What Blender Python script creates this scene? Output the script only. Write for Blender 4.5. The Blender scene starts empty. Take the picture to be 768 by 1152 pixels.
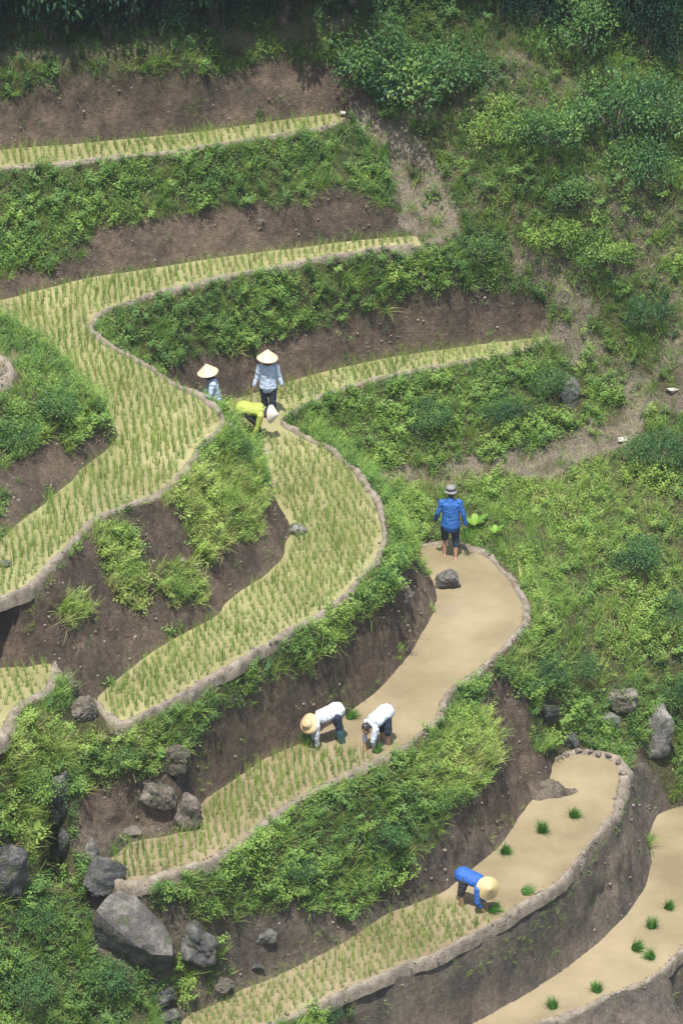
import bpy, bmesh, math, random
import numpy as np
from mathutils import Vector, Matrix, noise as mnoise
random.seed(7); rng = np.random.default_rng(11)
scene = bpy.context.scene
COL = scene.collection
R = math.radians

# ------------------------------------------------------------------ camera
PITCH = R(28.0); DIST = 90.0; FPX = 55.0*DIST; TGT = np.array([0.0, 0.0, 2.3])
FWD = np.array([0, math.cos(PITCH), -math.sin(PITCH)]); RIGHT = np.array([1.0, 0, 0]); UP = np.array([0, math.sin(PITCH), math.cos(PITCH)])
EYE = TGT - FWD*DIST
def ray(px, py):
    return RIGHT*((px-384)/FPX) + UP*((576-py)/FPX) + FWD
def at(px, py, z):                       # point of the photograph lying at height z
    d = ray(px, py); t = (z-EYE[2])/d[2]
    return EYE + d*t
def project(P):
    P = np.asarray(P, float) - EYE
    w = P @ FWD
    return 384 + FPX*(P@RIGHT)/w, 576 - FPX*(P@UP)/w
cam_d = bpy.data.cameras.new('camera'); cam = bpy.data.objects.new('camera', cam_d); COL.objects.link(cam)
cam.location = EYE; cam.rotation_euler = (math.pi/2-PITCH, 0, 0)
cam_d.sensor_fit = 'VERTICAL'; cam_d.sensor_height = 36; cam_d.lens = 36*FPX/1152
cam_d.clip_start = 1; cam_d.clip_end = 3000
scene.camera = cam

# ------------------------------------------------------------------ helpers
def tag(o, label=None, cat=None, group=None, kind=None):
    if label: o['label'] = label
    if cat: o['category'] = cat
    if group: o['group'] = group
    if kind: o['kind'] = kind
    return o
def empty(name, loc, rz=0.0):
    o = bpy.data.objects.new(name, None); o.empty_display_size = .1
    o.location = [float(v) for v in loc]; o.rotation_euler = (0, 0, rz); COL.objects.link(o); return o
def mesh_np(name, V, F, mat, smooth=True, attrs=None, parent=None, link=True):
    V = np.ascontiguousarray(V, np.float32).reshape(-1, 3); F = np.ascontiguousarray(F, np.int32); k = F.shape[1]
    me = bpy.data.meshes.new(name)
    me.vertices.add(len(V)); me.vertices.foreach_set('co', V.ravel())
    me.loops.add(F.size); me.loops.foreach_set('vertex_index', F.ravel())
    me.polygons.add(len(F)); me.polygons.foreach_set('loop_start', np.arange(0, F.size, k, dtype=np.int32))
    me.polygons.foreach_set('loop_total', np.full(len(F), k, np.int32))
    if smooth: me.polygons.foreach_set('use_smooth', np.ones(len(F), bool))
    me.update(calc_edges=True)
    for n, a in (attrs or {}).items():
        at_ = me.attributes.new(n, 'FLOAT', 'POINT'); at_.data.foreach_set('value', np.ascontiguousarray(a, np.float32))
    if mat: me.materials.append(mat)
    if not link: return me
    o = bpy.data.objects.new(name, me); COL.objects.link(o)
    if parent: o.parent = parent
    return o
def obj(name, me, parent=None, loc=None):
    o = bpy.data.objects.new(name, me); COL.objects.link(o)
    if parent: o.parent = parent
    if loc is not None: o.location = [float(v) for v in loc]
    return o
def _hash(ix, iy, iz, seed):
    h = (ix.astype(np.int64)*374761393 + iy.astype(np.int64)*668265263 + iz.astype(np.int64)*2147483647 + seed*974634777) & 0xFFFFFFFF
    h = ((h ^ (h >> 13))*1274126177) & 0xFFFFFFFF
    h = ((h ^ (h >> 16))*2246822519) & 0xFFFFFFFF
    return ((h ^ (h >> 15)) & 0xFFFFFF)/float(0xFFFFFF)
def vnoise(x, y, z=None, seed=0):
    x = np.asarray(x, float); y = np.asarray(y, float); z = np.zeros_like(x) if z is None else np.asarray(z, float)
    fx, fy, fz = np.floor(x), np.floor(y), np.floor(z); u, v, w = x-fx, y-fy, z-fz
    u = u*u*(3-2*u); v = v*v*(3-2*v); w = w*w*(3-2*w)
    def c(a, b, d): return _hash(fx+a, fy+b, fz+d, seed)
    e = (c(0,0,0)*(1-u)+c(1,0,0)*u)*(1-v) + (c(0,1,0)*(1-u)+c(1,1,0)*u)*v
    g = (c(0,0,1)*(1-u)+c(1,0,1)*u)*(1-v) + (c(0,1,1)*(1-u)+c(1,1,1)*u)*v
    return (e*(1-w)+g*w)*2-1
def fbm(x, y, z=None, octs=4, seed=0):
    s = 0; a = 1; t = 0; f = 1
    for i in range(octs):
        s = s + a*vnoise(np.asarray(x)*f, np.asarray(y)*f, None if z is None else np.asarray(z)*f, seed+i*17); t += a; a *= .5; f *= 2.03
    return s/t*1.4
def inpoly(x, y, poly):
    poly = np.asarray(poly, float); res = np.zeros(np.shape(x), bool)
    xs, ys = poly[:, 0], poly[:, 1]; n = len(poly)
    for i in range(n):
        x1, y1, x2, y2 = xs[i], ys[i], xs[i-1], ys[i-1]
        c = (y1 > y) != (y2 > y)
        if y1 == y2: continue
        res ^= c & (x < (x2-x1)*(y-y1)/(y2-y1)+x1)
    return res
def resample(P, step):
    P = np.asarray(P, float); d = np.r_[0, np.cumsum(np.linalg.norm(np.diff(P, axis=0), axis=1))]
    n = max(2, int(d[-1]/step)+1); s = np.linspace(0, d[-1], n)
    return np.stack([np.interp(s, d, P[:, k]) for k in range(P.shape[1])], 1)
def spline(P, step):                    # smooth the traced corners a little
    P = resample(P, step)
    for _ in range(4):
        Q = P.copy(); Q[1:-1] = .25*P[:-2]+.5*P[1:-1]+.25*P[2:]; P = Q
    return P

# ------------------------------------------------------------------ materials
def mat_new(name):
    m = bpy.data.materials.new(name); m.use_nodes = True
    nt = m.node_tree; b = nt.nodes['Principled BSDF']
    return m, nt, b
def N(nt, t, **kw):
    n = nt.nodes.new(t)
    for k, v in kw.items():
        if k.startswith('_'): setattr(n, k[1:], v)
        else: n.inputs[k.replace('__', ' ')].default_value = v
    return n
def L(nt, a, b): nt.links.new(a, b)
def ramp(nt, stops, fac=None):
    r = nt.nodes.new('ShaderNodeValToRGB'); e = r.color_ramp.elements
    while len(e) > 1: e.remove(e[-1])
    e[0].position, e[0].color = stops[0][0], (*stops[0][1], 1)
    for p, c in stops[1:]:
        q = e.new(p); q.color = (*c, 1)
    if fac is not None: L(nt, fac, r.inputs['Fac'])
    return r
def coords(nt): return nt.nodes.new('ShaderNodeNewGeometry').outputs['Position']
def noise_n(nt, vec, scale, detail=6, rough=.6):
    n = N(nt, 'ShaderNodeTexNoise', Scale=scale, Detail=detail, Roughness=rough); L(nt, vec, n.inputs['Vector']); return n
def mix(nt, fac, a, b, mode='MIX'):
    n = nt.nodes.new('ShaderNodeMix'); n.data_type = 'RGBA'; n.blend_type = mode
    for s, v in ((0, fac), (6, a), (7, b)):
        if hasattr(v, 'links'): L(nt, v, n.inputs[s])
        else: n.inputs[s].default_value = v if s == 0 else (*v, 1)
    return n.outputs[2]
def attr(nt, name):
    n = nt.nodes.new('ShaderNodeAttribute'); n.attribute_name = name; return n.outputs['Fac']
def bump(nt, h, strength, dist, b):
    n = N(nt, 'ShaderNodeBump', Strength=strength, Distance=dist); L(nt, h, n.inputs['Height']); L(nt, n.outputs[0], b.inputs['Normal']); return n

def leaf_mat(name, stops, trans=.35, rough=.55, spec=.3):
    m, nt, b = mat_new(name)
    r = ramp(nt, stops, attr(nt, 'tint'))
    L(nt, r.outputs[0], b.inputs['Base Color']); b.inputs['Roughness'].default_value = rough
    b.inputs['Specular IOR Level'].default_value = spec
    tr = nt.nodes.new('ShaderNodeBsdfTranslucent'); 
    hs = N(nt, 'ShaderNodeHueSaturation', Saturation=1.15, Value=1.25); L(nt, r.outputs[0], hs.inputs['Color']); L(nt, hs.outputs[0], tr.inputs['Color'])
    mx = nt.nodes.new('ShaderNodeMixShader'); mx.inputs[0].default_value = trans
    L(nt, b.outputs[0], mx.inputs[1]); L(nt, tr.outputs[0], mx.inputs[2])
    L(nt, mx.outputs[0], nt.nodes['Material Output'].inputs['Surface'])
    return m
def plain(name, c, rough=.8, nscale=40, var=.25, bmp=.0):
    m, nt, b = mat_new(name); v = nt.nodes.new('ShaderNodeTexCoord').outputs['Object']
    n = noise_n(nt, v, nscale, 4)
    r = ramp(nt, [(.3, tuple(x*(1-var) for x in c)), (.7, tuple(min(1, x*(1+var)) for x in c))], n.outputs[0])
    L(nt, r.outputs[0], b.inputs['Base Color']); b.inputs['Roughness'].default_value = rough
    if bmp: bump(nt, n.outputs[0], bmp, .01, b)
    return m

M = {}
def soil_material():
    m, nt, b = mat_new('soil'); P = coords(nt)
    n1 = noise_n(nt, P, .9, 5); n2 = noise_n(nt, P, 7, 8, .7); n3 = noise_n(nt, P, 38, 5, .7)
    mp = N(nt, 'ShaderNodeMapping'); mp.inputs['Scale'].default_value = (5, 5, 1.7); L(nt, P, mp.inputs[0])
    n4 = noise_n(nt, mp.outputs[0], 1.0, 5, .65)
    brown = ramp(nt, [(.28, (.102, .078, .057)), (.5, (.165, .129, .097)), (.72, (.25, .2, .153))], n2.outputs[0])
    grey = ramp(nt, [(.28, (.16, .143, .118)), (.5, (.25, .226, .188)), (.75, (.35, .318, .267))], n2.outputs[0])
    tone = ramp(nt, [(.38, (.62, .62, .64)), (.62, (1.15, 1.1, 1.05))], n1.outputs[0])
    streak = ramp(nt, [(.3, (.74, .73, .72)), (.65, (1.08, 1.08, 1.08))], n4.outputs[0])
    c = mix(nt, attr(nt, 'grey'), brown.outputs[0], grey.outputs[0])
    c = mix(nt, 1.0, c, tone.outputs[0], 'MULTIPLY'); c = mix(nt, .9, c, streak.outputs[0], 'MULTIPLY')
    dry = ramp(nt, [(.3, (.17, .14, .1)), (.5, (.3, .255, .195)), (.7, (.42, .37, .295))], n3.outputs[0])
    c = mix(nt, attr(nt, 'dry'), c, dry.outputs[0])
    litter = ramp(nt, [(.3, (.045, .05, .02)), (.5, (.085, .085, .035)), (.7, (.15, .135, .07))], n3.outputs[0])
    c = mix(nt, attr(nt, 'veg'), c, litter.outputs[0])
    L(nt, c, b.inputs['Base Color']); vo = N(nt, 'ShaderNodeTexVoronoi', Scale=13.0, Randomness=1.0); vo.feature = 'DISTANCE_TO_EDGE'; wn = noise_n(nt, P, 6, 3); wv_ = N(nt, 'ShaderNodeVectorMath', _operation='MULTIPLY_ADD'); wv_.inputs[1].default_value = (.25, .25, .25); L(nt, wn.outputs[1], wv_.inputs[0]); L(nt, P, wv_.inputs[2]); L(nt, wv_.outputs[0], vo.inputs['Vector'])
    ck = ramp(nt, [(0, (.55, .55, .55)), (.09, (1, 1, 1))], vo.outputs['Distance']); gr_ = ramp(nt, [(.32, (.62, .62, .63)), (.55, (1.0, 1.0, 1.0)), (.72, (1.3, 1.28, 1.24))], n3.outputs[0])
    inv = N(nt, 'ShaderNodeMath', _operation='SUBTRACT'); inv.inputs[0].default_value = 1; L(nt, attr(nt, 'veg'), inv.inputs[1])
    c = mix(nt, inv.outputs[0], c, mix(nt, 1.0, mix(nt, .35, c, ck.outputs[0], 'MULTIPLY'), gr_.outputs[0], 'MULTIPLY'))
    L(nt, c, b.inputs['Base Color']); b.inputs['Roughness'].default_value = .93; b.inputs['Specular IOR Level'].default_value = .2
    ad = N(nt, 'ShaderNodeMath', _operation='ADD'); mu = N(nt, 'ShaderNodeMath', _operation='MULTIPLY'); mu.inputs[1].default_value = .7
    L(nt, n3.outputs[0], mu.inputs[0]); L(nt, mu.outputs[0], ad.inputs[0])
    ad2 = N(nt, 'ShaderNodeMath', _operation='ADD'); L(nt, n2.outputs[0], ad2.inputs[0]); L(nt, n4.outputs[0], ad2.inputs[1]); L(nt, ad2.outputs[0], ad.inputs[1])
    bump(nt, ad.outputs[0], 1.0, .16, b)
    return m
M['soil'] = soil_material()
def bund_material():
    m, nt, b = mat_new('bund_mud'); P = coords(nt)
    n2 = noise_n(nt, P, 5, 7, .7); n3 = noise_n(nt, P, 30, 5, .7)
    r = ramp(nt, [(.3, (.105, .083, .06)), (.5, (.22, .183, .138)), (.7, (.32, .28, .222))], n2.outputs[0])
    r3 = ramp(nt, [(.35, (.6, .6, .6)), (.6, (1.1, 1.1, 1.1))], n3.outputs[0])
    c = mix(nt, .8, r.outputs[0], r3.outputs[0], 'MULTIPLY')
    L(nt, c, b.inputs['Base Color']); b.inputs['Roughness'].default_value = .9
    bump(nt, n3.outputs[0], .9, .05, b); return m
M['bund'] = bund_material()
def water_material(name, c1, c2, rings=()):
    m, nt, b = mat_new(name); P = coords(nt)
    n1 = noise_n(nt, P, 1.1, 5, .6)
    mp = N(nt, 'ShaderNodeMapping'); mp.inputs['Scale'].default_value = (2.2, 5.5, 1); mp.inputs['Rotation'].default_value = (0, 0, .3); L(nt, P, mp.inputs[0])
    n2 = noise_n(nt, mp.outputs[0], 1.6, 5, .6); n3 = noise_n(nt, P, 9, 3, .5)
    n1.inputs['Scale'].default_value = .55; n5 = noise_n(nt, P, .8, 3); wnd = ramp(nt, [(.45, (.15, .15, .15)), (.62, (1, 1, 1))], n5.outputs[0])
    r = ramp(nt, [(.32, tuple(x*.8 for x in c1)), (.68, c2)], n1.outputs[0])
    st = ramp(nt, [(.35, (.985, .985, .985)), (.65, (1.01, 1.01, 1.01))], n2.outputs[0])
    L(nt, mix(nt, 1.0, r.outputs[0], st.outputs[0], 'MULTIPLY'), b.inputs['Base Color'])
    b.inputs['Roughness'].default_value = .025; b.inputs['IOR'].default_value = 1.33
    n6 = noise_n(nt, mp.outputs[0], 6.5, 2, .5); hm_ = N(nt, 'ShaderNodeMath', _operation='MULTIPLY'); L(nt, n6.outputs[0], hm_.inputs[0]); L(nt, wnd.outputs[0], hm_.inputs[1]); h = hm_.outputs[0]; b.inputs['Specular IOR Level'].default_value = 1.0
    for (x, y, z, rad) in rings:          # ripples going out from where a leg stands in the water
        d = N(nt, 'ShaderNodeVectorMath', _operation='DISTANCE'); L(nt, P, d.inputs[0]); d.inputs[1].default_value = (x, y, z)
        s = N(nt, 'ShaderNodeMath', _operation='MULTIPLY'); L(nt, d.outputs['Value'], s.inputs[0]); s.inputs[1].default_value = 62
        sn = N(nt, 'ShaderNodeMath', _operation='SINE'); L(nt, s.outputs[0], sn.inputs[0])
        mr = N(nt, 'ShaderNodeMapRange'); mr.inputs['From Min'].default_value = .05; mr.inputs['From Max'].default_value = rad
        mr.inputs['To Min'].default_value = 2.6; mr.inputs['To Max'].default_value = 0; L(nt, d.outputs['Value'], mr.inputs['Value'])
        mm = N(nt, 'ShaderNodeMath', _operation='MULTIPLY_ADD'); L(nt, sn.outputs[0], mm.inputs[0]); L(nt, mr.outputs[0], mm.inputs[1]); L(nt, h, mm.inputs[2]); h = mm.outputs[0]
    bump(nt, h, .3, .006, b)
    return m
def rock_material(name, dark, mid, light):
    m, nt, b = mat_new(name); P = coords(nt)
    n1 = noise_n(nt, P, 2.2, 7, .65); n2 = noise_n(nt, P, 14, 6, .7); mo = noise_n(nt, P, 3.7, 6, .7)
    r = ramp(nt, [(.3, dark), (.48, mid), (.66, light)], n1.outputs[0])
    r2 = ramp(nt, [(.34, (.45, .45, .43)), (.6, (1.15, 1.15, 1.15))], n2.outputs[0])
    c = mix(nt, .85, r.outputs[0], r2.outputs[0], 'MULTIPLY')
    mk = ramp(nt, [(.53, (0, 0, 0)), (.6, (.85, .85, .85))], mo.outputs[0]); c = mix(nt, mk.outputs[0], c, (.055, .062, .03))
    L(nt, c, b.inputs['Base Color']); b.inputs['Roughness'].default_value = .85
    ad = N(nt, 'ShaderNodeMath', _operation='ADD'); L(nt, n1.outputs[0], ad.inputs[0]); L(nt, n2.outputs[0], ad.inputs[1])
    bump(nt, ad.outputs[0], .9, .06, b); return m
M['rock'] = rock_material('grey_rock', (.045, .045, .042), (.12, .116, .106), (.25, .236, .215))
M['rock_slab'] = rock_material('slab_rock', (.03, .028, .027), (.078, .071, .065), (.17, .155, .138))
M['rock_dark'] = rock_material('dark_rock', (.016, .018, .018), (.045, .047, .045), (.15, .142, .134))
M['rock_pale'] = rock_material('pale_rock', (.2, .18, .16), (.4, .37, .33), (.6, .57, .52))
M['rock_brown'] = rock_material('earthy_rock', (.05, .04, .031), (.11, .09, .07), (.2, .175, .145))
G1, G2, G3, G4 = (.028, .075, .034), (.092, .182, .044), (.2, .315, .062), (.29, .375, .09)
M['weed'] = leaf_mat('weed_leaf', [(0, G1), (.4, G2), (.75, G3), (1, G4)])
M['grass'] = leaf_mat('grass_blade', [(0, (.062, .13, .038)), (.45, (.165, .28, .056)), (.8, (.29, .39, .085)), (1, (.39, .39, .17))])
M['shrub'] = leaf_mat('shrub_leaf', [(0, (.018, .058, .03)), (.5, (.062, .142, .04)), (1, (.18, .28, .062))], .28)
M['tree'] = leaf_mat('tree_leaf', [(0, (.01, .03, .02)), (.6, (.024, .066, .032)), (1, (.07, .13, .05))], .25, .75, .1)
M['rice'] = leaf_mat('rice_blade', [(0, (.10, .18, .035)), (.5, (.17, .26, .052)), (1, (.27, .33, .085))], .35)
M['bundle'] = leaf_mat('seedling_blade', [(0, (.02, .075, .012)), (.5, (.05, .155, .022)), (1, (.12, .27, .045))], .35)
M['broad'] = leaf_mat('broad_leaf', [(0, (.08, .2, .03)), (1, (.24, .4, .06))], .4)
M['dry'] = leaf_mat('dry_stalk', [(0, (.2, .15, .08)), (1, (.42, .35, .22))], .15)
M['bark'] = plain('bark', (.11, .085, .065), .9, 18, .4, .6)

# ------------------------------------------------------------------ traced terrace lines (photo pixels) and their heights
Z1, Z2, Z3, Z4, Z5, Z6, ZL = 6.75, 4.65, 2.3, 0.0, -2.8, -4.7, 3.1
b1 = [(392,135),(375,141),(330,151),(275,160),(215,169),(170,175),(110,181),(60,186),(0,191),(-150,207)]
i1 = [(-150,188),(0,168),(75,162),(170,153),(250,144),(320,134),(370,128),(386,126)]
b2 = [(474,276),(430,281),(384,288),(340,295),(300,303),(255,312),(210,322),(170,334),(140,343),(120,350),(107,358),(102,368),(106,377),(120,387),(140,398),(160,410),(185,423),(205,437),(225,448),(240,458),(250,470),(251,481),(240,491),(225,501),(215,520),(200,539),(180,558),(140,572),(107,585),(90,605),(65,625),(50,648),(25,665),(0,675),(-120,733)]
f2 = [(-120,694),(0,609),(20,589),(50,566),(83,539),(88,529),(121,506),(132,488)]          # foot of the knoll, front
k2 = [(132,488),(120,466),(95,454),(75,432),(45,403),(15,391),(-60,396),(-150,405)]       # its far foot
i2 = [(-150,366),(0,337),(50,325),(100,312),(175,301),(230,292),(280,285),(320,280),(380,272),(430,267),(468,265)]
b3 = [(622,380),(600,392),(560,402),(500,412),(450,422),(400,435),(370,444),(340,459),(320,471),(314,477),(322,482),(340,490),(370,507),(384,516),(404,535),(420,556),(431,580),(434,605),(424,630),(404,655),(384,675),(350,697),(300,725),(250,755),(200,785),(150,810),(136,817),(124,812),(114,800),(107,786)]
i3 = [(112,780),(130,765),(160,740),(200,715),(245,692),(255,675),(300,645),(320,625),(320,607),(330,600),(324,588),(312,568),(303,545),(298,520),(294,503),(285,487),(268,480),(252,494),(237,522),(200,530),(150,502),(122,490),(150,482),(200,467),(250,453),(300,437),(320,430),(350,421),(400,409),(450,399),(500,392),(560,384),(615,377)]
b4 = [(467,614),(484,611),(510,611),(530,616),(555,630),(577,652),(594,680),(591,702),(571,727),(545,752),(513,774),(501,788),(498,805),(480,823),(459,840),(420,860),(384,876),(350,894),(300,924),(270,948),(230,972),(180,987),(150,995),(132,994),(123,986),(120,972)]
i4 = [(124,966),(145,946),(190,940),(219,927),(225,900),(260,877),(295,852),(330,838),(384,805),(424,775),(459,735),(486,690),(491,665),(475,636),(466,620)]
b5 = [(622,852),(650,844),(690,851),(702,862),(699,886),(691,917),(664,952),(634,987),(599,1012),(564,1037),(524,1057),(484,1077),(434,1097),(384,1115),(345,1137),(290,1158),(200,1200)]
i5 = [(193,1188),(205,1150),(212,1138),(235,1132),(270,1112),(300,1102),(350,1077),(384,1061),(434,1027),(474,1012),(499,1002),(559,952),(594,902),(606,892),(617,878),(620,858)]
b6 = [(905,985),(830,1026),(768,1067),(749,1087),(724,1107),(684,1122),(644,1140),(604,1155),(520,1192),(410,1242)]
i6 = [(365,1220),(450,1186),(529,1150),(589,1117),(629,1092),(674,1057),(704,1027),(724,997),(731,967),(729,937),(738,914),(768,905),(905,886)]
bL = [(60,745),(64,752),(62,768),(54,781),(30,790),(16,800),(8,815),(0,830),(-100,880)]
iL = [(-100,768),(0,751),(30,749),(52,745)]
def W(line, z): return np.array([at(x, y, z) for x, y in line])
PADDY = {  # name: (outer bund, inner foot lines, height)
 1: (b1, [i1], Z1), 2: (b2, [f2, k2, i2], Z2), 3: (b3, [i3], Z3), 4: (b4, [i4], Z4), 5: (b5, [i5], Z5), 6: (b6, [i6], Z6), 7: (bL, [iL], ZL)}

# break lines and spot heights of the banks and the hillside: (x, y, z)
BREAK = [
 [(-150,135,8.15),(0,112,8.05),(50,95,8.25),(100,87,8.3),(190,83,8.25),(240,80,8.2),(300,73,8.15),(350,70,8.1),(385,72,8.0),(410,95,7.45),(425,115,6.95)],
 [(-150,80,8.6),(0,66,8.6),(100,63,8.6),(200,56,8.65),(300,45,8.75),(400,28,8.85)],
 [(-150,20,9.4),(0,0,9.4),(200,-10,9.5),(400,-20,9.5),(560,0,8.8),(680,0,8.6),(768,0,8.3),(920,10,7.9)],
 [(-150,-200,12.6),(0,-200,12.5),(400,-200,12.3),(768,-200,11.4),(920,-190,11)],
 [(392,133,6.72),(430,137,6.65),(448,160,6.25),(470,200,5.5),(488,245,4.85),(480,272,4.68)],
 [(440,129,6.75),(500,119,6.9),(540,96,7.35),(580,66,7.9),(600,45,8.2)],
 [(0,305,5.25),(85,291,5.3),(100,262,5.75),(150,247,5.85),(240,238,5.75),(290,232,5.75),(340,226,5.7),(384,217,5.7),(440,232,5.3)],
 [(150,372,4.1),(200,398,3.75),(250,392,3.6),(310,375,3.6),(384,357,3.55),(424,350,3.55),(464,337,3.6),(499,324,3.75),(549,325,3.65),(599,329,3.3),(618,348,2.85)],
 [(474,274,4.68),(500,262,4.9),(520,300,4.2),(560,302,4.15),(620,290,4.35),(660,320,3.7)],
 [(625,374,2.4),(650,376,2.5),(690,410,2.0),(720,440,1.5),(702,480,1.0),(660,505,.75),(560,525,.62),(500,533,.62),(450,537,.72),(430,535,.9)],
 [(384,357+0.01,3.55),(384,358,3.54)],
 [(4,531,6.1),(15,521,6.05),(40,503,6.0),(60,491,5.95),(78,503,5.5),(90,492,5.4),(118,481,5.15)],
 [(121,464,5.2),(113,447,5.55),(88,431,5.8),(68,409,5.9),(38,376,6.0),(15,364,6.0),(0,354,6.0),(-150,345,6.0)],
 [(384,722,1.6),(350,740,1.7),(320,760,1.55),(280,780,1.55),(240,810,1.5),(205,845,1.25)],[(384,720,1.62),(414,690,1.7),(439,665,1.72),(450,648,1.55)],
 [(280,1027,-1.5),(320,1017,-1.4),(350,1022,-1.75),(384,1030,-2.15),(434,1000,-2.2),(484,952,-1.75),(508,915,-1.5),(534,892,-1.35),(558,868,-1.2),(566,845,-1.1)],
 [(905,1105,-7),(768,1185,-7),(604,1270,-7),(420,1350,-7)],
]
SPOT = [(470,60,7.9),(400,42,8.5),(440,40,8.45),(680,100,7.2),(768,100,7.0),(920,100,6.6),(520,208,5.5),(560,180,6.1),(620,180,6.1),(700,180,6.2),(768,200,5.7),
 (620,280,4.5),(700,290,4.1),(768,300,3.9),(768,400,2.5),(920,420,2.0),(920,300,3.6),(768,470,1.35),(768,560,.4),(920,580,0),(768,700,-1.3),(920,720,-1.8),(768,840,-3.7),(705,765,-1.9),
 (640,690,-.55),(640,620,.05),(700,620,-.2),(600,600,.1),(700,700,-1.0),(610,745,-1.0),(600,775,-1.35),(610,825,-2.3),(660,800,-2.2),(575,795,-1.0),(585,865,-2.35),(470,560,.35),(445,575,.6),
 (560,575,.2),(410,517,1.2),(378,492,1.55),(348,476,1.95),(0,450,6.2),(40,440,6.1),(-100,450,6.2),(0,415,6.3),(60,440,6.0),
 (0,850,2.6),(60,825,2.65),(100,815,2.35),(132,830,1.9),(180,880,.95),(100,890,1.1),(60,960,.25),(0,960,.75),(-120,960,.9),(0,1060,-.4),(0,1160,-1.9),(-120,1180,-2),(100,1160,-2.6),(60,1100,-1.4),
 (100,1045,-.95),(190,1165,-3.0),(200,1060,-1.5),(245,1042,-1.5),(150,1045,-.9),(260,1085,-2.1),(100,1240,-3.6),(300,1250,-4.9),(180,1140,-2.7),(740,870,-3.4),(745,895,-4.3),(768,880,-4.2)]

# ------------------------------------------------------------------ height field
GX, GY, DX = (-11.5, 11.5), (-13.5, 19.5), .04
nx = int((GX[1]-GX[0])/DX)+1; ny = int((GY[1]-GY[0])/DX)+1
gx = GX[0]+DX*np.arange(nx); gy = GY[0]+DX*np.arange(ny); XX, YY = np.meshgrid(gx, gy)
fix = np.zeros((ny, nx), bool); val = np.zeros((ny, nx))
def setpt(P, z):
    ix = np.round((P[:, 0]-GX[0])/DX).astype(int); iy = np.round((P[:, 1]-GY[0])/DX).astype(int)
    ok = (ix >= 0)&(ix < nx)&(iy >= 0)&(iy < ny)
    fix[iy[ok], ix[ok]] = True; val[iy[ok], ix[ok]] = (z if np.isscalar(z) else z[ok])
for lines in BREAK:
    P = spline(np.array([at(*p) for p in lines]), .05); P = resample(P, .02); setpt(P, P[:, 2])
for p in SPOT:
    c = at(*p); a = rng.random((60, 2))*.16-.08; setpt(np.c_[c[0]+a[:, 0], c[1]+a[:, 1]], c[2])
paddy_id = np.zeros((ny, nx), int); POLY = {}; BUNDW = {}
for k, (bo, inn, z) in PADDY.items():
    B = spline(W(bo, z), .12); I = [spline(W(l, z), .08) for l in inn]
    poly = np.vstack([B]+I)[:, :2]; POLY[k] = poly; BUNDW[k] = B
    m = inpoly(XX, YY, poly); fix[m] = True; val[m] = z-.08; paddy_id[m] = k
for k, (bo, inn, z) in PADDY.items():
    for l in inn:
        P = resample(spline(W(l, z), .08), .02)
        for ox, oy in ((0,0),(.03,0),(-.03,0),(0,.03)): setpt(P+np.array([ox, oy, 0]), z+.015)
onbund = np.zeros((ny, nx), bool); onb2 = onbund.copy()
for k, B in BUNDW.items():
    P = resample(B, .02); T = np.gradient(P, axis=0); nrm = np.c_[-T[:, 1], T[:, 0]]; nrm /= np.linalg.norm(nrm, axis=1)[:, None]+1e-9
    for o in np.arange(-.1, .101, .02):
        Q = P.copy(); Q[:, :2] += nrm*o; setpt(Q, PADDY[k][2]+.02)
        ix = np.clip(np.round((Q[:, 0]-GX[0])/DX).astype(int), 0, nx-1); iy = np.clip(np.round((Q[:, 1]-GY[0])/DX).astype(int), 0, ny-1); onbund[iy, ix] = True
        if abs(o) < .055: onb2[iy, ix] = True
def solve(fix, val):
    lv = [(fix, val)]
    while min(lv[-1][0].shape) > 24:
        f, v = lv[-1]; h, w = f.shape; f = np.pad(f, ((0, h%2), (0, w%2))); v = np.pad(v, ((0, h%2), (0, w%2)))
        s = lambda a: a[0::2, 0::2]+a[1::2, 0::2]+a[0::2, 1::2]+a[1::2, 1::2]
        c = s(f.astype(float)); lv.append((c > 0, s(v*f)/np.maximum(c, 1)))
    z = None
    for i, (f, v) in enumerate(reversed(lv)):
        if z is None: z = np.where(f, v, v[f].mean())
        else: z = np.repeat(np.repeat(z, 2, 0), 2, 1)[:f.shape[0], :f.shape[1]]
        z = np.where(f, v, z)
        for _ in range(400 if i < 3 else 160):
            p = np.pad(z, 1, 'edge'); q = .25*(p[:-2, 1:-1]+p[2:, 1:-1]+p[1:-1, :-2]+p[1:-1, 2:]); z = np.where(f, v, q)
    return z
H = solve(fix, val)
inpad = paddy_id > 0
def blur0(a, n):
    for _ in range(n):
        p = np.pad(a, 1, 'edge'); a = (p[:-2, 1:-1]+p[2:, 1:-1]+p[1:-1, :-2]+p[1:-1, 2:]+2*p[1:-1, 1:-1])/6
    return a
H = blur0(H, 10)
q_ = project(np.stack([XX, YY, H], -1).reshape(-1, 3)); hole = inpoly(q_[0].reshape(H.shape), q_[1].reshape(H.shape), [(44,965),(50,940),(58,925),(66,932),(76,970),(70,985),(52,980)])
H = H-blur0(hole*1.5, 3)
core = blur0(inpad.astype(float), 8) > .8
for k_, (bo_, inn_, z_) in PADDY.items(): H = np.where(core & (paddy_id == k_), z_-.08, H)
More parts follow.
